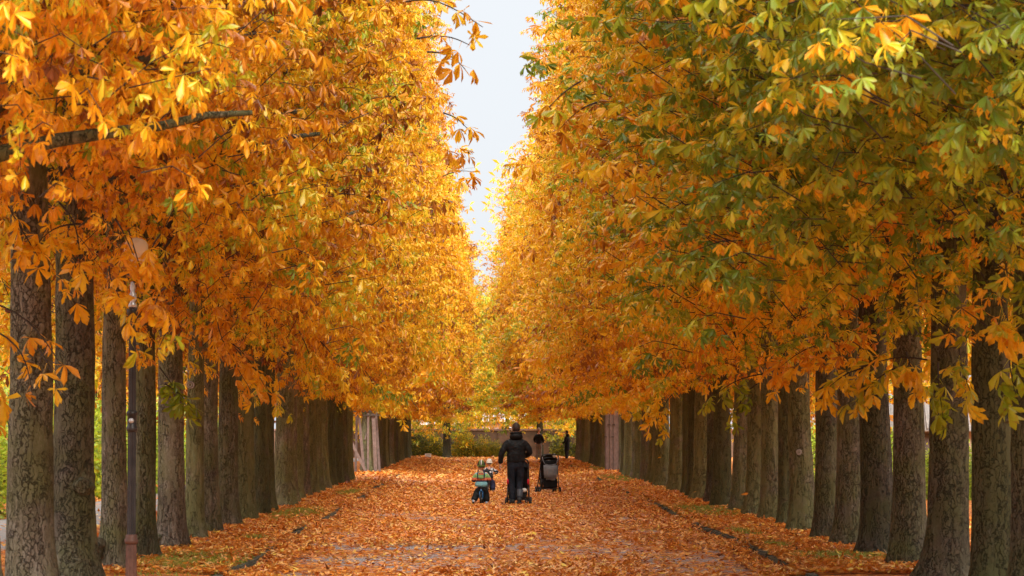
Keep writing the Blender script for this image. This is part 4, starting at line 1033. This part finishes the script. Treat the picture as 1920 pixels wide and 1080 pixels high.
def hand_joints(J, E, wrist, dirn, palm_n, s, tag_, curl=0.5, thumb=1):
    """palm, four bent fingers and a thumb, added to the joint graph"""
    w = Vector(wrist); d = Vector(dirn).normalized(); n = Vector(palm_n).normalized(); sd_ = d.cross(n).normalized()
    pc = w + d * .05 * s; J[tag_ + 'palm'] = (pc, (.030 * s, .020 * s)); E.append((tag_ + 'wrist', tag_ + 'palm'))
    for i, (o_, l) in enumerate(((-.030, .068), (-.010, .078), (.010, .074), (.029, .058))):
        a = pc + d * .035 * s + sd_ * o_ * s; b_ = a + (d * math.cos(curl * .6) + n * math.sin(curl * .6)) * l * .5 * s; c_ = b_ + (d * math.cos(curl * 1.7) + n * math.sin(curl * 1.7)) * l * .5 * s
        for nm, q, r in (('a', a, .0105), ('b', b_, .009), ('c', c_, .007)): J[f'{tag_}f{i}{nm}'] = (q, r * s)
        E += [(tag_ + 'palm', f'{tag_}f{i}a'), (f'{tag_}f{i}a', f'{tag_}f{i}b'), (f'{tag_}f{i}b', f'{tag_}f{i}c')]
    a = pc - d * .012 * s + sd_ * (-.036 * thumb) * s + n * .008 * s; b_ = a + (d * .7 - sd_ * .5 * thumb + n * .4).normalized() * .04 * s
    J[tag_ + 'ta'] = (a, .011 * s); J[tag_ + 'tb'] = (b_, .009 * s); E += [(tag_ + 'palm', tag_ + 'ta'), (tag_ + 'ta', tag_ + 'tb')]

def adult(root, H, pose, mats, hair, headturn=0.0, hood=True, bulk=1.0, shoes=('boot', 'boot'), coat=False):
    s = H / 1.80
    J = {}; E = []
    def put(k_, p_, r): J[k_] = (Vector(p_) * s, tuple(x * s for x in r) if hasattr(r, '__len__') else r * s)
    put('hips', (0, 0, .95), (.145, .11)); put('waist', (0, 0, 1.10), (.14, .105)); put('chest', (0, .01, 1.30), (.15, .105)); put('neckb', (0, .0, 1.47), (.085, .075)); put('neck', (0, .01, 1.56), (.055, .058))
    E += chain('hips', 'waist', 'chest', 'neckb', 'neck')
    for sd_, sx in (('l', -1), ('r', 1)):
        put(sd_ + 'hip', (sx * .10, 0, .88), (.09, .095)); put(sd_ + 'knee', pose[sd_ + 'knee'], .062); put(sd_ + 'calf', (Vector(pose[sd_ + 'knee']) * .6 + Vector(pose[sd_ + 'foot']) * .4) + Vector((0, -.02, 0)), .058); put(sd_ + 'ankle', Vector(pose[sd_ + 'foot']) + Vector((0, 0, .08)), .040); put(sd_ + 'toe', Vector(pose[sd_ + 'foot']) + Vector((0, .14, .035)), (.038, .028))
        E += chain('hips', sd_ + 'hip', sd_ + 'knee', sd_ + 'calf', sd_ + 'ankle', sd_ + 'toe')
        put(sd_ + 'sh', (sx * .155, 0, 1.37), .055); put(sd_ + 'elbow', pose[sd_ + 'elbow'], .045); put(sd_ + 'wrist', pose[sd_ + 'hand'], .030)
        E += chain('chest', sd_ + 'sh', sd_ + 'elbow', sd_ + 'wrist')
        d_ = Vector(pose[sd_ + 'hand']) - Vector(pose[sd_ + 'elbow'])
        hand_joints(J, E, J[sd_ + 'wrist'][0], d_, (-sx, .3, -.1), s, sd_, .55 if pose.get(sd_ + 'curl') is None else pose[sd_ + 'curl'], thumb=sx)
    skinned('body', J, E, M['skin'], root)
    hs = .250 * s; hc = Vector((0, .02, 1.80 - .125 - .008)) * s
    head(root, hc, hs, M['skin'], M[hair], headturn)
    # trousers
    T = {'hips': J['hips']}; TE = []
    T['hips'] = (Vector((0, 0, .96)) * s, (.165 * s * bulk, .128 * s)); T['top'] = (Vector((0, 0, 1.06)) * s, (.16 * s * bulk, .12 * s)); TE += [('hips', 'top')]
    for sd_ in 'lr':
        sx = -1 if sd_ == 'l' else 1
        T[sd_ + 'hip'] = (Vector((sx * .098, 0, .84)) * s, (.105 * s, .11 * s)); T[sd_ + 'mid'] = ((J[sd_ + 'knee'][0] + T[sd_ + 'hip'][0]) / 2, (.093 * s, .098 * s))
        T[sd_ + 'knee'] = (J[sd_ + 'knee'][0], .082 * s); T[sd_ + 'calf'] = (J[sd_ + 'calf'][0], .075 * s); T[sd_ + 'cuff'] = (J[sd_ + 'ankle'][0] + Vector((0, 0, .0)), .062 * s)
        TE += chain('hips', sd_ + 'hip', sd_ + 'mid', sd_ + 'knee', sd_ + 'calf', sd_ + 'cuff')
    skinned('trousers', T, TE, M[mats[1]], root)
    # jacket
    hem = .58 if coat else .90
    K = {'hips': (Vector((0, 0, max(hem, .98))) * s, (.185 * s * bulk, .145 * s)), 'waist': (Vector((0, -.005, 1.12)) * s, (.19 * s * bulk, .145 * s)), 'chest': (Vector((0, 0, 1.30)) * s, (.21 * s * bulk, .16 * s)), 'upper': (Vector((0, -.005, 1.415)) * s, (.118 * s * bulk, .115 * s)), 'collar': (Vector((0, -.01, 1.51)) * s, (.09 * s, .08 * s)), 'hem': (Vector((0, 0, hem)) * s, (.182 * s * bulk, .14 * s))}
    KE = chain('hem', 'hips', 'waist', 'chest', 'upper', 'collar')
    for sd_, sx in (('l', -1), ('r', 1)):
        K[sd_ + 'sh'] = (Vector((sx * .158 * bulk, 0, 1.355)) * s, .092 * s); e_ = J[sd_ + 'elbow'][0]; w_ = J[sd_ + 'wrist'][0]
        K[sd_ + 'ua'] = ((K[sd_ + 'sh'][0] + e_) / 2, .082 * s); K[sd_ + 'elbow'] = (e_, .070 * s); K[sd_ + 'fa'] = ((e_ + w_) / 2, .064 * s); K[sd_ + 'cuff'] = (w_ + (e_ - w_).normalized() * .0, .052 * s)
        KE += chain('upper', sd_ + 'sh', sd_ + 'ua', sd_ + 'elbow', sd_ + 'fa', sd_ + 'cuff')
    jk = skinned('jacket', K, KE, M[mats[0]], root, root='chest')
    if not coat:
        b = B()
        for z in (1.02, 1.12, 1.22):      # quilting seams across the back
            pts = []
            for q in range(13):
                a = math.pi + math.pi * q / 12; rr_ = 1.0 + (.0 if z < 1.3 else .02)
                pts.append((math.cos(a) * .165 * s * bulk * rr_, math.sin(a) * .140 * s * rr_, z * s))
            b.tube(pts, .004 * s, 5)
        b.build('seam', M[mats[0]], jk)
    if hood:
        b = B(); b.ball((0, 0, 0), (1, 1, 1), u=20, v=14)
        for v_ in b.bm.verts:
            p_ = v_.co.copy(); v_.co = Vector((p_.x * .145 * (1 - .18 * p_.z), -.055 + p_.y * .10 + .02 * p_.z, 1.50 + p_.z * .085 - .025 * p_.y)) * s + Vector((0, 0, .008 * noise.noise(p_ * 3)))
        hd_ = b.build('hood', M[mats[0]], jk)
        b = B(); b.tube([Vector((.12 * math.cos(a), -.045 + .085 * math.sin(a), 1.562 - .015 * math.sin(a))) * s for a in [q * 2 * math.pi / 16 for q in range(17)]], .020 * s, 8); b.build('hood_rim', M[mats[0]], hd_)
    for i, sd_ in enumerate('lr'):
        f_ = Vector(pose[sd_ + 'foot']) * s
        shoe(root, f_ + Vector((0, .0, 0)), .28 * s, .10 * s, .10 * s, shoes[0], pitch=pose.get(sd_ + 'pitch', 0))

# the walking man, seen from behind
man = empty('person', (.735, 66.7, .012), R(3)); tag(man, 'large man in black hooded jacket walking away behind a pushchair', 'person')
pose = dict(lknee=(-.09, .10, .50), lfoot=(-.07, .02, 0), rknee=(.09, .10, .50), rfoot=(.06, -.14, .025), rpitch=-.35,
            lelbow=(-.315, -.03, 1.15), lhand=(-.345, .03, .90), relbow=(.315, -.03, 1.16), rhand=(.20, .26, 1.04), rcurl=1.3)
adult(man, 1.82, pose, ('black_fabric', 'navy_fabric'), 'hair', headturn=R(18), bulk=1.20, shoes=('sole', 'sole'))
b = B(); b.tube([(.062, -.105, .10), (.072, -.09, .20), (.088, -.055, .345)], [.052, .064, .070], 14); b.build('gaiter', M['boot'], man)

# two onlookers at the far end
m2 = empty('person', ((1010 - 905) * 159 / F, 159, .012), R(-12)); tag(m2, 'man in dark jacket and grey-brown trousers standing before the dark end tree', 'person')
adult(m2, 1.76, dict(lknee=(-.09, .02, .50), lfoot=(-.10, 0, 0), rknee=(.09, .02, .50), rfoot=(.10, 0.02, 0), lelbow=(-.25, -.02, 1.16), lhand=(-.22, .16, 1.0), relbow=(.25, -.02, 1.16), rhand=(.22, .12, .98)), ('black_fabric', 'khaki'), 'hair_grey', headturn=R(-50), bulk=.95, shoes=('pale', 'pale'), hood=False)
w2 = empty('person', ((1063 - 905) * 155 / F, 155, .012), R(60)); tag(w2, 'slim person in long black coat with dark hair standing by the right row', 'person')
adult(w2, 1.62, dict(lknee=(-.08, .02, .50), lfoot=(-.08, 0, 0), rknee=(.08, .04, .50), rfoot=(.09, 0.08, 0), lelbow=(-.24, -.02, 1.16), lhand=(-.18, .20, 1.05), relbow=(.24, -.02, 1.16), rhand=(.18, .16, .98)), ('black_fabric', 'black_fabric'), 'hair_black', headturn=R(10), bulk=1.0, shoes=('sole', 'sole'), coat=True)

# ------------------------------------------------------------------ children
def child(root, H, pose, jm, tm, hatfn, bands=None, shoes='shoe_blue', gloves='black_fabric'):
    s = H / 1.0; J = {}; E = []
    def put(k_, p_, r): J[k_] = (Vector(p_) * s, tuple(x * s for x in r) if hasattr(r, '__len__') else r * s)
    hz = pose.get('hipz', .42); top = pose.get('lean', 0)
    put('hips', (0, 0, hz), (.10, .085)); put('chest', (0, top * .6, hz + .20), (.105, .085)); put('neckb', (0, top, hz + .32), (.055, .05)); put('neck', (0, top + .01, hz + .36), .040)
    E += chain('hips', 'chest', 'neckb', 'neck')
    for sd_, sx in (('l', -1), ('r', 1)):
        put(sd_ + 'hip', (sx * .07, 0, hz - .04), .065); put(sd_ + 'knee', pose[sd_ + 'knee'], .048); put(sd_ + 'ankle', Vector(pose[sd_ + 'foot']) + Vector((0, 0, .05)), .032); put(sd_ + 'toe', Vector(pose[sd_ + 'foot']) + Vector((0, .08, .02)), .024)
        E += chain('hips', sd_ + 'hip', sd_ + 'knee', sd_ + 'ankle', sd_ + 'toe')
        put(sd_ + 'sh', (sx * .12, top * .8, hz + .29), .045); put(sd_ + 'elbow', pose[sd_ + 'elbow'], .034); put(sd_ + 'wrist', pose[sd_ + 'hand'], .024)
        E += chain('chest', sd_ + 'sh', sd_ + 'elbow', sd_ + 'wrist')
        hand_joints(J, E, J[sd_ + 'wrist'][0], Vector(pose[sd_ + 'hand']) - Vector(pose[sd_ + 'elbow']), (0, .2, -1), s * .55, sd_, .9, thumb=sx)
    skinned('body', J, E, M['skin'], root)
    hc = Vector((0, top + .02, hz + .36 + .10)) * s
    head(root, hc, .205 * s, M['skin'], M['hair'], pose.get('turn', 0))
    T = {'hips': (Vector((0, 0, hz)) * s, (.140 * s, .12 * s)), 'top': (Vector((0, 0, hz + .07)) * s, (.13 * s, .11 * s))}; TE = [('hips', 'top')]
    for sd_ in 'lr':
        T[sd_ + 'hip'] = (J[sd_ + 'hip'][0], .090 * s); T[sd_ + 'knee'] = (J[sd_ + 'knee'][0], .088 * s); T[sd_ + 'cuff'] = (J[sd_ + 'ankle'][0] + Vector((0, 0, .015)), .074 * s)
        TE += chain('hips', sd_ + 'hip', sd_ + 'knee', sd_ + 'cuff')
    skinned('trousers', T, TE, M[tm], root, small=True)
    K = {'hem': (Vector((0, 0, hz - .045)) * s, (.165 * s, .14 * s)), 'hips': (Vector((0, top * .2, hz + .06)) * s, (.162 * s, .135 * s)), 'chest': (Vector((0, top * .6, hz + .20)) * s, (.150 * s, .12 * s)), 'upper': (Vector((0, top * .85, hz + .28)) * s, (.105 * s, .08 * s)), 'collar': (Vector((0, top, hz + .345)) * s, (.065 * s, .06 * s))}
    KE = chain('hem', 'hips', 'chest', 'upper', 'collar')
    for sd_, sx in (('l', -1), ('r', 1)):
        K[sd_ + 'sh'] = (Vector((sx * .105, top * .8, hz + .265)) * s, .060 * s); K[sd_ + 'elbow'] = (J[sd_ + 'elbow'][0], .054 * s); K[sd_ + 'cuff'] = (J[sd_ + 'wrist'][0], .050 * s)
        KE += chain('upper', sd_ + 'sh', sd_ + 'elbow', sd_ + 'cuff')
    jk = skinned('jacket', K, KE, jm, root, root='chest', small=True)
    for sd_ in 'lr':
        shoe(root, Vector(pose[sd_ + 'foot']) * s, .15 * s, .065 * s, .07 * s, shoes, rz=pose.get(sd_ + 'rz', 0), pitch=pose.get(sd_ + 'pitch', 0))
    hatfn(root, hc, s)
    return jk

def banded(name, base, bands):
    """cloth in horizontal bands by height in the person's own frame"""
    m, t, n, l, b = new_mat(name); tc = N(n, 'ShaderNodeTexCoord'); sx = N(n, 'ShaderNodeSeparateXYZ'); l.new(tc.outputs['Object'], sx.inputs[0])
    r = ramp(n, [(0, base)] + bands, 'CONSTANT'); l.new(sx.outputs['Z'], r.inputs[0])
    ns = N(n, 'ShaderNodeTexNoise'); ns.inputs['Scale'].default_value = 18; l.new(tc.outputs['Object'], ns.inputs['Vector'])
    l.new(r.outputs[0], b.inputs['Base Color']); b.inputs['Roughness'].default_value = .75
    bp = N(n, 'ShaderNodeBump'); bp.inputs['Strength'].default_value = .5; bp.inputs['Distance'].default_value = .01; l.new(ns.outputs['Fac'], bp.inputs['Height']); l.new(bp.outputs[0], b.inputs['Normal'])
    return m
teal, navy, coral, green_ = (0.15, 0.34, 0.38), (0.010, 0.014, 0.045), (0.72, 0.20, 0.10), (0.20, 0.36, 0.13)
JB = banded('striped_child_jacket', teal, [(.515, navy), (.55, coral), (.605, green_), (.69, teal)])
def spotted():
    m, t, n, l, b = new_mat('black_white_print_cloth'); tc = N(n, 'ShaderNodeTexCoord'); v = N(n, 'ShaderNodeTexVoronoi'); v.inputs['Scale'].default_value = 11; l.new(tc.outputs['Object'], v.inputs['Vector'])
    r = ramp(n, [(0, (.6, .62, .65)), (.36, (.010, .011, .016))], 'CONSTANT'); l.new(v.outputs['Distance'], r.inputs[0]); l.new(r.outputs[0], b.inputs['Base Color']); b.inputs['Roughness'].default_value = .8; return m
JS = spotted()

def helmet(root, c, s):
    b = B(); b.ball((0, 0, 0), (1, 1, 1), u=24, v=16)
    for v_ in b.bm.verts:
        p_ = v_.co.copy(); z = max(p_.z, -.25); v_.co = Vector(c) + Vector((p_.x * .092, p_.y * .112 - .006, z * .105 + .018)) * s
    h_ = b.build('helmet', M['helmet'], root)
    for sx in (-.5, 0, .5):
        b = B(); pts = []
        for q in range(9):
            a = math.pi * (.08 + .62 * q / 8) + math.pi * .32; pts.append(Vector(c) + Vector((sx * .075, math.cos(a) * .112 * math.sqrt(1 - sx * sx * .6), .018 + math.sin(a) * .107 * math.sqrt(1 - sx * sx * .6))) * s)
        b.tube(pts, .011 * s, 6); b.build('stripe', M['lime'] if sx else M['white_knit'], h_)
    b = B(); b.tube([Vector(c) + Vector((math.cos(a) * .093, math.sin(a) * .114 - .006, -.008)) * s for a in [q * 2 * math.pi / 20 for q in range(21)]], .010 * s, 6); b.build('rim', M['lime'], h_)
    b = B(); b.tube([Vector(c) + Vector((-.08, 0, 0)) * s, Vector(c) + Vector((-.05, .05, -.09)) * s, Vector(c) + Vector((.05, .05, -.09)) * s, Vector(c) + Vector((.08, 0, 0)) * s], .006 * s, 5); b.build('strap', M['navy'], h_)
def knit_hat(root, c, s):
    b = B(); b.ball((0, 0, 0), (1, 1, 1), u=24, v=16)
    for v_ in b.bm.verts:
        p_ = v_.co.copy(); z = max(p_.z, -.2); v_.co = Vector(c) + Vector((p_.x * .088, p_.y * .10 - .006, z * .105 + .02)) * s
    h_ = b.build('knit_hat', M['white_knit'], root)
    b = B(); b.tube([Vector(c) + Vector((math.cos(a) * .088, math.sin(a) * .10 - .006, .0)) * s for a in [q * 2 * math.pi / 20 for q in range(21)]], .016 * s, 8); b.build('cuff', M['white_knit'], h_)

def balance_bike(loc, rz, label, group, col='bike_blue', s=1.0):
    r = empty('balance_bike', loc, rz); tag(r, label, 'balance bike', group); r.scale = (s, s, s)
    for y in (-.20, .36):
        b = B(); b.torus((0, y, .15), .128, .022, 'X', 28, 8); t = b.build('tyre', M['black'], r)
        b = B(); b.torus((0, y, .15), .105, .008, 'X', 28, 6)
        for q in range(10):
            a = q * math.pi / 5; b.tube([(0, y, .15), (0, y + .105 * math.cos(a), .15 + .105 * math.sin(a))], .0025, 4)
        b.tube([(-.03, y, .15), (.03, y, .15)], .014, 8); b.build('rim', M['hub'], t)
    b = B(); b.tube([(0, -.20 + .0, .15 + .19), (0, .05, .27), (0, .27, .40)], .018, 8); b.tube([(0, -.12, .33), (0, -.10, .38)], .012, 8)
    for sx in (-1, 1): b.tube([(sx * .035, -.20, .15), (sx * .035, -.16, .30), (0, -.10, .33)], .010, 6)
    b.build('frame', M[col], r)
    b = B()
    for sx in (-1, 1): b.tube([(sx * .035, .36, .15), (sx * .035, .33, .31), (0, .31, .34)], .010, 6)
    b.tube([(0, .31, .33), (0, .26, .52)], .014, 8); b.build('fork', M[col], r)
    b = B(); b.tube([(-.19, .22, .54), (-.08, .26, .525), (.08, .26, .525), (.19, .22, .54)], .011, 8); hb = b.build('handlebar', M['black_metal'], r)
    for sx in (-1, 1):
        b = B(); b.tube([(sx * .13, .24, .532), (sx * .20, .217, .543)], .017, 8); b.build('grip', M['black'], hb)
    b = B(); b.box((0, -.11, .395), (.10, .22, .045), bevel=.02); b.build('saddle', M['black'], r)
    return r
GB = 'balance bikes ridden by the children'
balance_bike((-.02, 66.72, .012), R(-4), 'small blue balance bike under the child with the striped jacket', GB)
balance_bike((.165, 80.6, .012), R(-10), 'dark balance bike under the child in the white hat', GB, 'navy', .9)
c1 = empty('person', (-.03, 66.62, .012), R(-2)); tag(c1, 'small child in helmet and teal striped jacket, backpack on, astride a balance bike', 'person')
child(c1, .98, dict(lknee=(-.105, .04, .24), lfoot=(-.165, -.17, .045), lpitch=-.75, lrz=.25, rknee=(.105, .06, .22), rfoot=(.135, .02, 0), rrz=-.75, lelbow=(-.18, .07, .58), lhand=(-.17, .24, .55), relbow=(.18, .07, .58), rhand=(.17, .24, .55), hipz=.43, lean=.06, turn=R(25)), JB, 'black_fabric', helmet)
# backpack
bp_ = empty('backpack', (-.03, 66.44, .45), R(-2)); bp_.location = (-.035, 66.52, .565); bp_.scale = (.85, .85, .8); tag(bp_, 'small coral and green backpack with navy straps on the child on the bike', 'backpack')
b = B(); b.box((0, -.02, .135), (.155, .09, .19), bevel=.03)
for v_ in b.bm.verts: v_.co.x *= 1 - .25 * max(0, (v_.co.z - .15) / .1)
b.build('bag', M['greenc'], bp_)
b = B(); b.box((0, -.052, .175), (.125, .045, .075), bevel=.018); pk = b.build('pocket', M['coral'], bp_)
for sx in (-1, 1):
    b = B(); b.box((sx * .027, -.077, .185), (.034, .006, .024), bevel=.002); b.build('patch', M['navy'], pk)
    b = B(); b.tube([(sx * .078, -.02, .04), (sx * .092, .02, .14), (sx * .080, .055, .245), (sx * .07, .12, .28)], .014, 8); b.build('strap', M['navy'], bp_)
    b = B(); b.box((sx * .080, -.05, .13), (.016, .05, .17), bevel=.005); b.build('piping', M['navy'], bp_)
c2 = empty('person', (.165, 80.5, .012), R(-14)); tag(c2, 'small child in cream hat and black and white patterned suit, ahead of the other child', 'person')
child(c2, .88, dict(lknee=(-.12, .05, .24), lfoot=(-.14, .08, .0), rknee=(.12, .06, .22), rfoot=(.14, -.06, 0), lelbow=(-.21, .05, .60), lhand=(-.19, .22, .56), relbow=(.23, .07, .62), rhand=(.20, .26, .60), hipz=.43, lean=.05), JS, 'navy', knit_hat, shoes='boot')

# ------------------------------------------------------------------ pushchairs
def wheel(parent, p, r, w=.045, pair=False):
    for dx in ((-.03, .03) if pair else (0,)):
        b = B(); b.torus((p[0] + dx, p[1], p[2]), r - w * .42, w * .42, 'X', 24, 8); t = b.build('wheel', M['black'], parent)
        b = B(); b.tube([(p[0] + dx - .018, p[1], p[2]), (p[0] + dx + .018, p[1], p[2])], r * .26, 10)
        for q in range(6):
            a = q * math.pi / 3; b.tube([(p[0] + dx, p[1], p[2]), (p[0] + dx, p[1] + (r - w * .7) * math.cos(a), p[2] + (r - w * .7) * math.sin(a))], .008, 5)
        b.build('rim', M['hub'], t)
def pushchair(loc, rz, label, group, style):
    r = empty('pushchair', loc, rz); tag(r, label, 'pushchair', group)
    hw = .23
    b = B()
    for sx in (-1, 1):
        b.tube([(sx * hw, -.20, .92), (sx * hw, -.06, .62), (sx * (hw - .0), .26, .26), (sx * (hw - .01), .42, .11)], .013, 8)
        b.tube([(sx * hw, -.06, .62), (sx * hw, -.18, .30), (sx * (hw + .01), -.22, .12)], .013, 8)
        b.tube([(sx * hw, -.18, .30), (sx * hw, .26, .26)], .010, 6)
    b.tube([(-hw - .01, -.22, .12), (hw + .01, -.22, .12)], .014, 8); b.tube([(-hw, .26, .26), (hw, .26, .26)], .010, 6); b.build('frame', M['black_metal'], r)
    b = B(); b.tube([(-hw, -.20, .92), (-hw + .02, -.235, .985), (-hw + .08, -.25, 1.01), (hw - .08, -.25, 1.01), (hw - .02, -.235, .985), (hw, -.20, .92)], .017, 8); b.build('handle', M['black'], r)
    for sx in (-1, 1):
        wheel(r, (sx * (hw + .035), -.22, .088), .088, .05, pair=False)
        if style == 'pushed': wheel(r, (sx * (hw - .055), -.22, .080), .078, .04)
        wheel(r, (sx * hw, .42, .088), .088, .045, pair=True)
    b = B(); b.sheet([[(x, -.13 + .05 * (x / hw) ** 2 * 0, .86), ] for x in (-.2, 0, .2)] and [[(x, y - .03 * (1 - (x / .21) ** 2), z) for x in (-.205, -.1, 0, .1, .205)] for y, z in ((-.13, .86), (-.07, .68), (.0, .46), (.04, .40), (.24, .42))], .02); seat = b.build('seat', M['black_fabric'], r)
    b = B(); b.sheet([[(x * (1 - .15 * t), y, z) for x in (-.21, -.19, 0, .19, .21)] for t, y, z in ((0, .24, .42), (1, .34, .30), (1, .38, .22))], .015); b.build('footrest', M['black_fabric'], r)
    for sx in (-1, 1):
        b = B(); b.sheet([[(sx * .215, -.12, .84), (sx * .215, .02, .78)], [(sx * .215, -.03, .60), (sx * .215, .16, .60)], [(sx * .215, .02, .42), (sx * .215, .24, .44)]], .012); b.build('side_panel', M['tan'] if style == 'pushed' else M['black_fabric'], r)
    # hood
    rows = []
    for q in range(8):
        a = R(-62 + q * 21); rows.append([(.225 * math.sin(u), -.06 + (math.sin(a) * .23), .74 + math.cos(a) * .26 * (.35 + .65 * math.cos(u * .9))) for u in np.linspace(-1.5, 1.5, 9)])
    if style == 'pushed':
        b = B(); b.sheet(rows, .008); b.build('hood', M['black_fabric'], r)
    else:
        b = B(); b.sheet(rows[3:7], .008); b.build('hood', M['black_fabric'], r)
        for rr_ in (rows[1], rows[3]):
            b = B(); b.tube(rr_, .009, 6); b.build('hood_bow', M['black_metal'], r)
    # basket
    b = B(); b.sheet([[(-.19, -.24, .38), (-.20, -.22, .16), (.20, -.22, .16), (.19, -.24, .38)], [(-.19, .0, .36), (-.20, .0, .13), (.20, .0, .13), (.19, .0, .36)], [(-.18, .24, .30), (-.18, .24, .15), (.18, .24, .15), (.18, .24, .30)]], .008)
    b.box((0, -.235, .27), (.37, .012, .22), bevel=.004); b.build('basket', M['black_fabric'], r)
    return r
pushchair((.79, 66.95, .012), R(-3), 'black and tan pushchair with red tabs pushed by the walking man', 'pushchairs', 'pushed')
P1 = bpy.data.objects['pushchair']
for sx in (-1, 1):
    b = B(); b.ball((sx * .225, -.19, .52), (.028, .04, .065), u=12, v=8); b.build('tab', M['red'], P1)
b = B(); b.ball((.14, -.26, .33), (.06, .04, .045), u=12, v=8); b.build('bundle', M['pale'], P1)
P2 = pushchair((1.72, 79.2, .012), R(9), 'black pushchair with a grey bag slung on its back, standing alone on the leaves', 'pushchairs', 'parked')
bg_ = empty('shoulder_bag', (1.72, 79.2, .36)); bg_.rotation_euler = (0, 0, R(9)); tag(bg_, 'light grey bag hanging on the back of the lone pushchair', 'bag')
b = B(); b.box((0, -.30, .22), (.36, .12, .44), bevel=.05)
bmesh.ops.subdivide_edges(b.bm, edges=b.bm.edges[:], cuts=2, use_grid_fill=True)
for f_ in b.bm.faces: f_.smooth = True
for v_ in b.bm.verts:
    z = (v_.co.z - .22) / .22; v_.co.y -= .03 * max(0, 1 - (v_.co.x / .18) ** 2) * max(0, 1 - (z + .3) ** 2) * (1 if v_.co.y < -.3 else -.2); v_.co.z += .02 * noise.noise(v_.co * 7); v_.co.x *= 1 - .10 * max(0, -z) + .04 * max(0, z); v_.co.z -= .05 * max(0, z) * (1 - abs(v_.co.x / .18)) ; v_.co.y += .012 * noise.noise(v_.co * 8)
b.build('bag', M['grey_bag'], bg_)
b = B(); b.tube([Vector((math.cos(a) * .11, -.36 , .25 + math.sin(a) * .10)) for a in [math.pi * (.9 + 1.2 * q / 12) for q in range(13)]], .008, 6); b.build('pocket_seam', M['boot'], bg_)
for sx in (-1, 1):
    b = B(); b.tube([(sx * .15, -.29, .42), (sx * .20, -.27, .52), (sx * .21, -.25, .60)], .012, 6); b.build('strap', M['grey_bag'], bg_)
b = B(); b.ball((.0, -.02, .80), (.11, .09, .07), u=14, v=10); o = b.build('blanket', M['tan'], P2)
b = B(); b.ball((.12, -.21, .98), (.05, .045, .055), u=12, v=8); b.build('bundle', M['pale'], P2)

# ------------------------------------------------------------------ leaves in the air on the right
def falling(p, size, tone, lab, seed):
    rg = np.random.default_rng(seed + 500)
    a = rg.normal(0, 1, 3)
    V, T, C = compound(np.zeros((1, 3)), np.array([a]), np.array([rg.normal(0, 1, 3)]), np.array([size]), np.array([tone]), np.array([0.0]), True, 3, rg)
    V = V[:7]; T = T[:6]; C = C[:7]
    V = (V - V.mean(0)) * 1.5
    o = obj_me('falling_leaf', mesh_np('falling_leaf', V, T, M['leaf'], C)); o.location = p; o.color = (.5, .1, 0, 1); tag(o, lab, 'leaf', 'leaves falling in front of the right trunks')
falling(px(1303, 922, 42), .06, .45, 'orange leaf falling before the pale trunks, leftmost of the falling leaves', 1)
falling(px(1396, 926, 24), .055, .18, 'large blurred brown leaf falling before the mossy right trunks', 2)
falling(px(1371, 918, 36), .045, .42, 'small yellowish leaf falling just left of the large brown one', 3)
falling(px(1236, 858, 44), .04, .40, 'small orange leaf falling highest and farthest left before the right trunks', 4)
